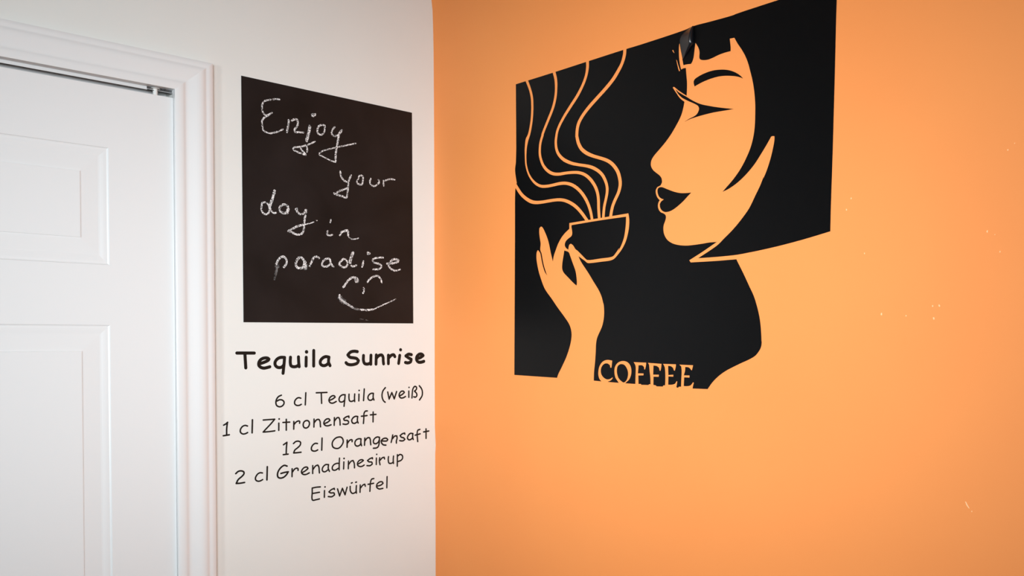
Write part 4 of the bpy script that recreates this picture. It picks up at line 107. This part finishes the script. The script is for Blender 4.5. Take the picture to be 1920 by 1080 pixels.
M['nylon'] = mat('white_nylon', (0.78, 0.78, 0.76), 0.4)
M['chip'] = mat('bare_plaster_fleck', (0.95, 0.58, 0.30), 0.8)
M['dark'] = mat('closet_shade', (0.05, 0.05, 0.05), 0.9)  # near-black colour stands in for the shade inside the closed closet
M['frame'] = mat('window_frame_paint', (0.75, 0.75, 0.75), 0.35)
M['floor'] = mat('laminate_floor', (0.20, 0.12, 0.07), 0.4)
mottle(M['floor'], (0.07, 0.045, 0.03), (0.10, 0.065, 0.04), 6.0, 6.0)

def chalk_mat(name, lo, hi, scale, alpha=1.0):
    m = bpy.data.materials.new(name); m.use_nodes = True
    nt = m.node_tree; b = nt.nodes['Principled BSDF']
    b.inputs['Base Color'].default_value = (0.90, 0.89, 0.89, 1)
    b.inputs['Roughness'].default_value = 0.95; b.inputs['Specular IOR Level'].default_value = 0.05
    tc = nt.nodes.new('ShaderNodeTexCoord'); n = nt.nodes.new('ShaderNodeTexNoise')
    n.inputs['Scale'].default_value = scale; n.inputs['Detail'].default_value = 4; n.inputs['Roughness'].default_value = 0.7
    r = nt.nodes.new('ShaderNodeMapRange'); r.inputs['From Min'].default_value = lo; r.inputs['From Max'].default_value = hi
    r.inputs['To Max'].default_value = alpha
    nt.links.new(tc.outputs['Object'], n.inputs['Vector'])
    nt.links.new(n.outputs['Fac'], r.inputs['Value'])
    nt.links.new(r.outputs['Result'], b.inputs['Alpha'])
    return m
M['chalk'] = chalk_mat('white_chalk', 0.42, 0.57, 560)
M['dust'] = chalk_mat('chalk_dust', 0.35, 0.85, 90, 0.35)

# ------------------------------------------------------------------ object helpers
def link(name, me, material, parent=None, kind=None):
    o = bpy.data.objects.new(name, me)
    COL.objects.link(o)
    if material: me.materials.append(material)
    if parent:
        o.parent = parent
    if kind: o['kind'] = kind
    return o

def mesh_obj(name, verts, faces, material, parent=None, kind=None, smooth=False, origin=None):
    off = Vector(origin) if origin is not None else (parent.location.copy() if parent else Vector((0, 0, 0)))
    if parent and parent.parent: off = off + parent.parent.location
    me = bpy.data.meshes.new(name)
    me.from_pydata([tuple(Vector(v) - off) for v in verts], [], faces)
    bm = bmesh.new(); bm.from_mesh(me)
    bmesh.ops.recalc_face_normals(bm, faces=bm.faces)
    bm.to_mesh(me); bm.free()
    if smooth:
        for p in me.polygons: p.use_smooth = True
    me.update()
    o = link(name, me, material, parent, kind)
    if origin is not None and not parent: o.location = off
    return o

def empty(name, loc, label=None, cat=None, group=None, kind=None):
    o = bpy.data.objects.new(name, None); COL.objects.link(o); o.location = loc
    o.empty_display_size = 0.05
    if label: o['label'] = label
    if cat: o['category'] = cat
    if group: o['group'] = group
    if kind: o['kind'] = kind
    return o

class MB:
    def __init__(s): s.v = []; s.f = []
    def box(s, x0, x1, y0, y1, z0, z1):
        n = len(s.v)
        s.v += [(x, y, z) for x in (x0, x1) for y in (y0, y1) for z in (z0, z1)]
        s.f += [tuple(n + i for i in q) for q in ((0, 1, 3, 2), (4, 6, 7, 5), (0, 4, 5, 1), (2, 3, 7, 6), (0, 2, 6, 4), (1, 5, 7, 3))]
        return s
    def cyl(s, x, y, z0, z1, r, n=20, r2=None):
        k = len(s.v); r2 = r if r2 is None else r2
        for i in range(n):
            a = 2 * math.pi * i / n
            s.v.append((x + r * math.cos(a), y + r * math.sin(a), z0)); s.v.append((x + r2 * math.cos(a), y + r2 * math.sin(a), z1))
        for i in range(n):
            j = (i + 1) % n
            s.f.append((k + 2 * i, k + 2 * j, k + 2 * j + 1, k + 2 * i + 1))
        s.f.append(tuple(k + 2 * i for i in range(n))); s.f.append(tuple(k + 2 * i + 1 for i in range(n)))
        return s
    def build(s, name, material, parent=None, kind=None, smooth=False, bevel=0, origin=None):
        o = mesh_obj(name, s.v, s.f, material, parent, kind, smooth, origin)
        if bevel:
            b = o.modifiers.new('bevel', 'BEVEL'); b.width = bevel; b.segments = 2; b.limit_method = 'ANGLE'
        return o

# ------------------------------------------------------------------ 2D outline tools (all in millimetres)
def catmull(p0, p1, p2, p3, n):
    out = []
    def d(a, b): return max(math.hypot(a[0] - b[0], a[1] - b[1]) ** 0.5, 1e-4)
    t0 = 0; t1 = t0 + d(p0, p1); t2 = t1 + d(p1, p2); t3 = t2 + d(p2, p3)
    for k in range(n):
        t = t1 + (t2 - t1) * k / n
        def L(a, b, ta, tb): return [(tb - t) / (tb - ta) * a[i] + (t - ta) / (tb - ta) * b[i] for i in (0, 1)]
        A1 = L(p0, p1, t0, t1); A2 = L(p1, p2, t1, t2); A3 = L(p2, p3, t2, t3)
        B1 = L(A1, A2, t0, t2); B2 = L(A2, A3, t1, t3)
        out.append(L(B1, B2, t1, t2))
    return out

def turn(a, b, c):
    a1 = math.atan2(b[1] - a[1], b[0] - a[0]); a2 = math.atan2(c[1] - b[1], c[0] - b[0])
    return abs((a2 - a1 + math.pi) % (2 * math.pi) - math.pi)

def smooth_open(p, thr=70, sub=4):
    p = [q for i, q in enumerate(p) if i == 0 or math.hypot(q[0] - p[i - 1][0], q[1] - p[i - 1][1]) > 0.05]
    if len(p) < 3: return p
    cuts = [0] + [i for i in range(1, len(p) - 1) if turn(p[i - 1], p[i], p[i + 1]) > math.radians(thr)] + [len(p) - 1]
    out = []
    for a, b in zip(cuts, cuts[1:]):
        s = p[a:b + 1]
        if len(s) == 2: out.append(s[0]); continue
        closed = a == 0 and b == len(p) - 1 and math.hypot(s[0][0] - s[-1][0], s[0][1] - s[-1][1]) < 0.4
        first = s[-2] if closed else [2 * s[0][0] - s[1][0], 2 * s[0][1] - s[1][1]]
        last = s[1] if closed else [2 * s[-1][0] - s[-2][0], 2 * s[-1][1] - s[-2][1]]
        q = [first] + s + [last]
        for i in range(1, len(q) - 2): out += catmull(q[i - 1], q[i], q[i + 1], q[i + 2], sub)
    out.append(p[-1])
    return out

def smooth_closed(p, thr=38, sub=4):
    n = len(p)
    k0 = max(range(n), key=lambda i: turn(p[i - 1], p[i], p[(i + 1) % n]))
    q = p[k0:] + p[:k0] + [p[k0]]
    return smooth_open(q, thr, sub)[:-1]

def inside(pt, poly):
    x, y = pt; c = False; j = len(poly) - 1
    for i in range(len(poly)):
        xi, yi = poly[i]; xj, yj = poly[j]
        if (yi > y) != (yj > y) and x < (xj - xi) * (y - yi) / (yj - yi) + xi: c = not c
        j = i
    return c

def bbox(p): return (min(a[0] for a in p), min(a[1] for a in p), max(a[0] for a in p), max(a[1] for a in p))

def triangulate(polys, test):
    "CDT of all outlines; keeps the triangles whose centre passes test"
    vs = []; es = []
    for p in polys:
        n = len(vs); vs += [Vector(q) for q in p]
        es += [(n + i, n + (i + 1) % len(p)) for i in range(len(p))]
    r = delaunay_2d_cdt(vs, es, [], 0, 1e-5)
    V = [tuple(v) for v in r[0]]; T = []
    for f in r[2]:
        a, b, c = (V[i] for i in f)
        ar = abs((b[0] - a[0]) * (c[1] - a[1]) - (b[1] - a[1]) * (c[0] - a[0]))
        if ar < 1e-7: continue
        if test(((a[0] + b[0] + c[0]) / 3, (a[1] + b[1] + c[1]) / 3)): T.append(tuple(f))
    return V, T

def components(T):
    ed = {}
    for k, t in enumerate(T):
        for i in range(3):
            ed.setdefault(frozenset((t[i], t[(i + 1) % 3])), []).append(k)
    par = list(range(len(T)))
    def find(a):
        while par[a] != a: par[a] = par[par[a]]; a = par[a]
        return a
    for l in ed.values():
        for q in l[1:]: par[find(q)] = find(l[0])
    g = {}
    for k in range(len(T)): g.setdefault(find(k), []).append(T[k])
    return list(g.values())

def L3(u, z, h):  return (-u / 1000, -h / 1000, z / 1000)      # on wall_left, h mm proud of it
def R3(u, z, h):  return (-h / 1000, -u / 1000, z / 1000)      # on wall_right

def sheet(name, V, T, to3, h0, h1, material, parent):
    used = sorted({i for t in T for i in t}); ix = {v: k for k, v in enumerate(used)}
    n = len(used)
    verts = [to3(V[i][0], V[i][1], h1) for i in used] + [to3(V[i][0], V[i][1], h0) for i in used]
    faces = [tuple(ix[i] for i in t) for t in T] + [tuple(n + ix[i] for i in reversed(t)) for t in T]
    cnt = {}
    for t in T:
        for i in range(3):
            e = (t[i], t[(i + 1) % 3]); cnt[frozenset(e)] = cnt.get(frozenset(e), []) + [e]
    for l in cnt.values():
        if len(l) == 1:
            a, b = l[0]; faces.append((ix[b], ix[a], n + ix[a], n + ix[b]))
    return mesh_obj(name, verts, faces, material, parent)

def stroke_shape(strokes):
    "union of round-capped pen strokes -> (V, T)"
    polys = []; segs = []
    for wd, pts in strokes:
        r = wd / 2
        if len(pts) == 1:
            c = pts[0]
            polys.append([(c[0] + r * math.cos(a * math.pi / 9), c[1] + r * math.sin(a * math.pi / 9)) for a in range(18)])
            segs.append((c, c, r)); continue
        p = smooth_open([tuple(q) for q in pts], 70, 4)
        for a, b in zip(p, p[1:]): segs.append((a, b, r))
        nrm = []
        for i in range(len(p)):
            a = p[max(0, i - 1)]; b = p[min(len(p) - 1, i + 1)]
            dx, dy = b[0] - a[0], b[1] - a[1]; l = math.hypot(dx, dy) or 1
            nrm.append((-dy / l, dx / l))
        sharp = [i for i in range(1, len(p) - 1) if turn(p[i - 1], p[i], p[i + 1]) > 0.6]
        runs = [0] + sharp + [len(p) - 1]
        for a, b in zip(runs, runs[1:]):
            s = p[a:b + 1]; o1 = []; o2 = []
            for i in range(len(s)):
                q0 = s[max(0, i - 1)]; q1 = s[min(len(s) - 1, i + 1)]
                dx, dy = q1[0] - q0[0], q1[1] - q0[1]; l = math.hypot(dx, dy) or 1
                o1.append((s[i][0] - dy / l * r, s[i][1] + dx / l * r)); o2.append((s[i][0] + dy / l * r, s[i][1] - dx / l * r))
            def cap(c, start):
                a0 = math.atan2(start[1] - c[1], start[0] - c[0])
                return [(c[0] + r * math.cos(a0 - k * math.pi / 7), c[1] + r * math.sin(a0 - k * math.pi / 7)) for k in range(1, 7)]
            polys.append(o1 + cap(s[-1], o1[-1]) + o2[::-1] + cap(s[0], o2[0]))
    def test(c):
        for a, b, r in segs:
            dx, dy = b[0] - a[0], b[1] - a[1]; L = dx * dx + dy * dy
            t = 0 if L == 0 else max(0, min(1, ((c[0] - a[0]) * dx + (c[1] - a[1]) * dy) / L))
            if (c[0] - a[0] - t * dx) ** 2 + (c[1] - a[1] - t * dy) ** 2 < r * r * 1.01: return True
        return False
    return triangulate(polys, test)

# ------------------------------------------------------------------ room shell
T = 0.12
cz = [(RZ, CORNER[0][0])] + [(z / 1000, u) for u, z in CORNER] + [(0.9, CORNER[-1][0] + 0.2), (0.0, 0.0)]
cz = [(z, -u / 1000) for z, u in cz]            # hand-plastered corner line: (height, x)
XO0, XO1, ZO = -1.505, -0.5752, 2.004           # closet opening in wall_left
# wall_left: jamb-to-corner piece follows the uneven corner line
v = []; f = []
for z, x in cz: v += [(XO1, 0, z), (x, 0, z), (XO1, T, z), (x, T, z)]
for i in range(len(cz) - 1):
    a, b = 4 * i, 4 * i + 4
    f += [(a, b, b + 1, a + 1), (a + 2, a + 3, b + 3, b + 2), (a, a + 2, b + 2, b), (a + 1, b + 1, b + 3, a + 3)]
f += [(0, 1, 3, 2), (4 * len(cz) - 4, 4 * len(cz) - 2, 4 * len(cz) - 1, 4 * len(cz) - 3)]
mb = MB(); mb.v = v; mb.f = f
mb.box(XO0, XO1, 0, T, ZO, RZ)
mb.box(RX, XO0, 0, T, 0, RZ)
wl = mb.build('wall_left', M['cream'], kind='structure')
# wall_right
v = []; f = []
cols = [0.0, 0.012, 0.04, 3.2]
for z, x in cz:
    for k, y in enumerate(cols):
        v.append(((x, x * 0.55, 0, 0)[k], -y, z))
    v += [(T, T, z), (T, -3.2, z)]
W = 6
for i in range(len(cz) - 1):
    a, b = W * i, W * i + W
    for k in range(3): f.append((a + k, a + k + 1, b + k + 1, b + k))
    f += [(a + 4, b + 4, b + 5, a + 5)]
wr = mesh_obj('wall_right', v, f, M['orange'], kind='structure')
# little flecks where the orange paint has chipped off
for i, (u, z, r) in enumerate(CHIPS):
    n = 7; pts = []
    for k in range(n):
        a = 2 * math.pi * k / n; rr = r * 1.15 * random.uniform(0.55, 1.1)
        pts.append((u + rr * math.cos(a) * 0.75, z + rr * math.sin(a) * 1.25))
    V, TT = triangulate([pts], lambda c, p=pts: inside(c, p))
    sheet('paint_chip', V, TT, R3, 0.0, 0.12, M['chip'], wr)
V, TT = triangulate([STREAK], lambda c: inside(c, STREAK))
sheet('paint_chip', V, TT, R3, 0.0, 0.12, M['chip'], wr)

def wall_with_hole(name, axis, pos, a0, a1, h0, h1, z0, z1, m):
    mb = MB()
    def bx(p, q, za, zb):
        if axis == 'y': mb.box(p, q, pos - T, pos, za, zb)
        else: mb.box(pos - T, pos, p, q, za, zb)
    bx(a0, h0, 0, RZ); bx(h1, a1, 0, RZ); bx(h0, h1, 0, z0); bx(h0, h1, z1, RZ)
    return mb.build(name, m, kind='structure')
wall_with_hole('wall_back', 'y', RY, RX - T, T, -2.7, -1.4, 1.17, 2.07, M['taupe'])
wall_with_hole('wall_far', 'x', RX, RY, T, -2.5, -1.4, 1.17, 2.07, M['taupe'])
def window(n, axis, pos, h0, h1, z0, z1):
    root = empty('window_%d' % n, ((h0 + h1) / 2, pos, z0) if axis == 'y' else (pos, (h0 + h1) / 2, z0), kind='structure')
    t = 0.045
    parts = [('frame', [(h0, h1, z0, z0 + t), (h0, h1, z1 - t, z1), (h0, h0 + t, z0 + t, z1 - t), (h1 - t, h1, z0 + t, z1 - t)], M['frame'])]
    for nm, bs, m in parts:
        mb = MB()
        for p, q, a, b in bs:
            if axis == 'y': mb.box(p, q, pos - 0.09, pos - 0.04, a, b)
            else: mb.box(pos - 0.09, pos - 0.04, p, q, a, b)
        mb.build(nm, m, root, bevel=0.003)
window(1, 'y', RY, -2.7, -1.4, 1.17, 2.07)
window(2, 'x', RX, -2.5, -1.4, 1.17, 2.07)
MB().box(RX - T, T, RY - T, T, -0.1, 0).build('floor', M['floor'], kind='structure')
MB().box(RX - T, T, RY - T, T, RZ, RZ + 0.1).build('ceiling', M['ceiling'], kind='structure')
# closet behind the folding door
mb = MB()
mb.box(XO0 - 0.1, -0.45, 0.60, 0.62, 0, RZ); mb.box(XO0 - 0.12, XO0 - 0.1, T, 0.62, 0, RZ); mb.box(-0.45, -0.43, T, 0.62, 0, RZ)
mb.build('wall_closet', M['dark'], kind='structure')
# baseboards
MB().box(XO1 + 0.071, -0.002, -0.014, 0, 0, 0.09).build('baseboard_left', M['gloss_white'], kind='structure', bevel=0.004)
MB().box(-0.014, 0, RY, -0.016, 0, 0.09).build('baseboard_right', M['gloss_white'], kind='structure', bevel=0.004)

# ------------------------------------------------------------------ door casing: moulded profile, mitred corners
PROF = [(0, 0), (0, .0150), (.03, .0165), (.07, .0172), (.13, .0180), (.19, .0176), (.24, .0160), (.27, .0140), (.31, .0132), (.36, .0138),
        (.45, .0160), (.54, .0186), (.60, .0200), (.66, .0205), (.72, .0198), (.77, .0178), (.80, .0158), (.83, .0150), (.87, .0154), (.91, .0152), (.96, .0138), (1, .0115), (1, 0)]
def casing(name, x_in, w_side, x_in2, z_in, w_top):
    mbs = []
    rings = []
    for s, d in PROF:
        d = d if d == 0 else 0.0155 + (d - 0.0155) * 0.5
        rings.append([(x_in + s * w_side, -d, 0.0), (x_in + s * w_side, -d, z_in + s * w_top),
                      (x_in2 - s * w_side, -d, z_in + s * w_top), (x_in2 - s * w_side, -d, 0.0)])
    root = empty(name, ((x_in + x_in2) / 2, 0, 0), kind='structure')
    for k, nm in enumerate(('side_casing', 'head_casing', 'side_casing')):
        v = []; f = []
        for r in rings: v += [r[k], r[k + 1]]
        for i in range(len(rings) - 1): f.append((2 * i, 2 * i + 1, 2 * i + 3, 2 * i + 2))
        o = mesh_obj(nm, v, f, M['gloss_white'], root, smooth=True)
        mod = o.modifiers.new('split', 'EDGE_SPLIT'); mod.split_angle = math.radians(50)
    return root
casing('trim_1', XO1, 0.0695, XO0, 1.9952, 0.0598)

# ------------------------------------------------------------------ folding closet door
YD = -0.008
door = empty('door_1', ((XO0 + XO1) / 2, 0, 0.0), kind='structure')
def door_leaf(x0, x1):
    pw0, pw1 = x0 + 0.1096, x1 - 0.1096
    rows = [(0.20, 0.80), (0.92, 1.5742), (1.6767, 1.8764)]
    zt = 1.9808; zb = 0.012
    # stiles and rails as one slab with true openings for the panels
    v = []; f = []
    xs = [x0, pw0, pw1, x1]; zs = [zb] + [z for r in rows for z in r] + [zt]
    for y in (YD, YD + 0.034):
        for z in zs:
            for x in xs: v.append((x, y, z))
    nx = 4; nz = len(zs); off = nx * nz
    for j in range(nz - 1):
        for i in range(3):
            if i == 1 and j % 2 == 1: continue
            a = j * nx + i
            f += [(a, a + 1, a + nx + 1, a + nx), (off + a, off + a + nx, off + a + nx + 1, off + a + 1)]
    def side(a, b): f.append((a, b, off + b, off + a))
    for j in range(nz - 1):
        side(j * nx, (j + 1) * nx); side(j * nx + 3, (j + 1) * nx + 3)
    for i in range(3):
        side(i, i + 1); side((nz - 1) * nx + i, (nz - 1) * nx + i + 1)
    leaf = mesh_obj('door_leaf', v, f, M['gloss_white'], door)
    b = leaf.modifiers.new('bevel', 'BEVEL'); b.width = 0.0005; b.segments = 1; b.limit_method = 'ANGLE'
    # moulded raised panels: (distance in from the opening, depth)
    prof = [(0, 0.0), (.0012, .0014), (.0030, .0020), (.0055, .0019), (.0085, .0021), (.0115, .0025), (.0140, .0029), (.0165, .0031), (.0195, .0030), (.0440, .0022), (.0443, .0009), (.0458, .0005)]
    for z0, z1 in rows:
        v = []; f = []
        for d, h in prof:
            v += [(pw0 + d, YD + h, z0 + d), (pw1 - d, YD + h, z0 + d), (pw1 - d, YD + h, z1 - d), (pw0 + d, YD + h, z1 - d)]
        for i in range(len(prof) - 1):
            for k in range(4):
                a = 4 * i + k; bb = 4 * i + (k + 1) % 4
                f.append((a, bb, bb + 4, a + 4))
        n = 4 * (len(prof) - 1); f.append((n, n + 1, n + 2, n + 3))
        # back face so that the panel is solid
        m0 = len(v); v += [(pw0, YD + .03, z0), (pw1, YD + .03, z0), (pw1, YD + .03, z1), (pw0, YD + .03, z1)]
        f += [(m0, m0 + 3, m0 + 2, m0 + 1)] + [(k, m0 + k, m0 + (k + 1) % 4, (k + 1) % 4) for k in range(4)]
        p = mesh_obj('door_panel', v, f, M['gloss_white'], door)
door_leaf(-1.0385, -0.5757)
door_leaf(-1.5025, -1.0408)
# head track, pivot bracket and pivot pin of the folding door
tr = MB()
tr.box(XO0 + .002, -.5757, .001, .0025, 1.9897, 1.9962)
tr.box(XO0 + .002, -.5757, -.002, .030, 1.9992, 2.0002)
tr.box(XO0 + .002, -.5757, .0285, .030, 1.9905, 1.9992)
tr.box(XO0 + .002, -.5757, -.004, -.002, 1.9966, 1.9972)
tr.build('head_track', M['steel'], door)
br = MB().box(-.6185, -.5757, -.0005, .0008, 1.9914, 1.9962)
br.box(-.6185, -.5757, -.0035, .0008, 1.9888, 1.9896)
for k in range(5): br.box(-.5972 + k * .0024, -.5961 + k * .0024, -.0030, -.0005, 1.9918, 1.9950)
brk = br.build('pivot_bracket', M['bracket'], door)
pin = MB().cyl(-.6045, -.0005, 1.979, 1.9925, .0042).cyl(-.6045, -.0010, 1.9925, 1.9940, .0085, 24, .0070)
pin.build('pivot_pin', M['nylon'], door, smooth=False, bevel=0.0004)

# ------------------------------------------------------------------ blackboard film with chalk writing
cb = empty('blackboard', L3(250, 1583, 0), 'black rectangular chalkboard film with white chalk message, on the cream wall beside the door', 'blackboard')
sheet('board', [tuple(p) for p in BOARD], [(0, 1, 2), (0, 2, 3)], L3, 0.0, 0.8, M['board'], cb)
def chalk(name, strokes, m, layer, jit=0.22):
    vv = []; ff = []
    for q, (wd, pts) in enumerate(strokes):
        p = smooth_open([tuple(a) for a in pts], 150, 6)
        # resample to about 1 mm
        rs = [p[0]]
        for a, b in zip(p, p[1:]):
            l = math.hypot(b[0] - a[0], b[1] - a[1]); n = max(1, int(l / 1.0))
            rs += [(a[0] + (b[0] - a[0]) * k / n, a[1] + (b[1] - a[1]) * k / n) for k in range(1, n + 1)]
        n0 = len(vv); h = 0.82 + 0.012 * (layer * 1 + q)
        for i, c in enumerate(rs):
            a = rs[max(0, i - 2)]; b = rs[min(len(rs) - 1, i + 2)]
            dx, dy = b[0] - a[0], b[1] - a[1]; l = math.hypot(dx, dy) or 1
            e = min(1, (i + 1.2) / 2.5, (len(rs) - i + 0.2) / 2.5)
            r1 = wd * 0.54 * e * random.uniform(1 - jit, 1 + jit * .6); r2 = wd * 0.54 * e * random.uniform(1 - jit, 1 + jit * .6)
            vv += [L3(c[0] - dy / l * r1, c[1] + dx / l * r1, h), L3(c[0] + dy / l * r2, c[1] - dx / l * r2, h)]
        for i in range(len(rs) - 1): ff.append((n0 + 2 * i, n0 + 2 * i + 1, n0 + 2 * i + 3, n0 + 2 * i + 2))
    return mesh_obj(name, vv, ff, m, cb)
for nm, st in SMUDGE: chalk(nm, st, M['dust'], 0, 0.35)
for i, (nm, st) in enumerate(CHALK): chalk(nm, st, M['dust' if nm == 'chalk_mark' else 'chalk'], 6)

# ------------------------------------------------------------------ cut-vinyl lettering on the cream wall
for title, label, letters in LINES:
    xs = [p[0] for l in letters for s in l for p in s[1]]; zs = [p[1] for l in letters for s in l for p in s[1]]
    root = empty('wall_lettering', L3((min(xs) + max(xs)) / 2, min(zs), 0), label, 'wall lettering')
    for l in letters:
        V, TT = stroke_shape(l)
        sheet('letter', V, TT, L3, 0.0, 0.35, M['letter'], root)

# ------------------------------------------------------------------ coffee mural: black cut vinyl on the orange wall
outl = smooth_closed([tuple(p) for p in MURAL['base']], 30)
cuts = []
for i, c in enumerate(MURAL['cuts']):
    c = [tuple(p) for p in c]
    cuts.append(c if 2 <= i <= 6 else smooth_closed(c, 40))
adds = [smooth_closed([tuple(p) for p in a], 45) for a in MURAL['adds']]
bc = [bbox(c) for c in cuts]; ba = [bbox(a) for a in adds]
def inb(c, b): return b[0] <= c[0] <= b[2] and b[1] <= c[1] <= b[3]
def black(c):
    for a, b in zip(adds, ba):
        if inb(c, b) and inside(c, a): return True
    if not inside(c, outl): return False
    for a, b in zip(cuts, bc):
        if inb(c, b) and inside(c, a): return False
    return True
V, TT = triangulate([outl] + cuts + adds, black)
mural = empty('wall_decal', R3(500, 1440, 0), 'large black vinyl wall decal of a woman with a steaming cup above the word COFFEE', 'wall decal')
for comp in components(TT):
    ar = 0
    for t in comp:
        a, b, c = (V[i] for i in t); ar += abs((b[0] - a[0]) * (c[1] - a[1]) - (b[1] - a[1]) * (c[0] - a[0])) / 2
    if ar < 1.5: continue
    nm = 'vinyl_offcut' if ar < 8 else 'letter_infill' if ar < 400 else 'vinyl_piece'
    for s, pt in MURAL['seeds']:
        hit = False
        for t in comp:
            if inside(pt, [V[i] for i in t]): hit = True; break
        if hit: nm = s; break
    sheet(nm, V, comp, R3, 0.0, 0.4, M['vinyl'], mural)
# the fringe has come loose and curls off the wall
fl = smooth_open([tuple(p) for p in MURAL['flap'][0]], 170, 3); frr = smooth_open([tuple(p) for p in MURAL['flap'][1]], 170, 3)
n = min(len(fl), len(frr)); nv = 14; v = []; f = []
for i in range(n):
    a = fl[i]; b = frr[i]; t = i / (n - 1)
    for k in range(nv + 1):
        s = k / nv
        lift = math.sin(math.pi * (0.12 + 0.88 * min(1, t))) ** 0.7
        hh = 0.5 + lift * (9.0 * (s / 0.88) ** 1.15 if s < 0.88 else 9.0 * (1 - s) / 0.12)
        v.append(R3(a[0] + (b[0] - a[0]) * s, a[1] + (b[1] - a[1]) * s, hh))
for i in range(n - 1):
    for k in range(nv):
        p = i * (nv + 1) + k; f.append((p, p + 1, p + nv + 2, p + nv + 1))
fo = mesh_obj('curled_flap', v, f, M['flap'], mural, smooth=True)
sm = fo.modifiers.new('thickness', 'SOLIDIFY'); sm.thickness = 0.0003
fo['label'] = 'loose curled-up strip of the fringe catching the light'
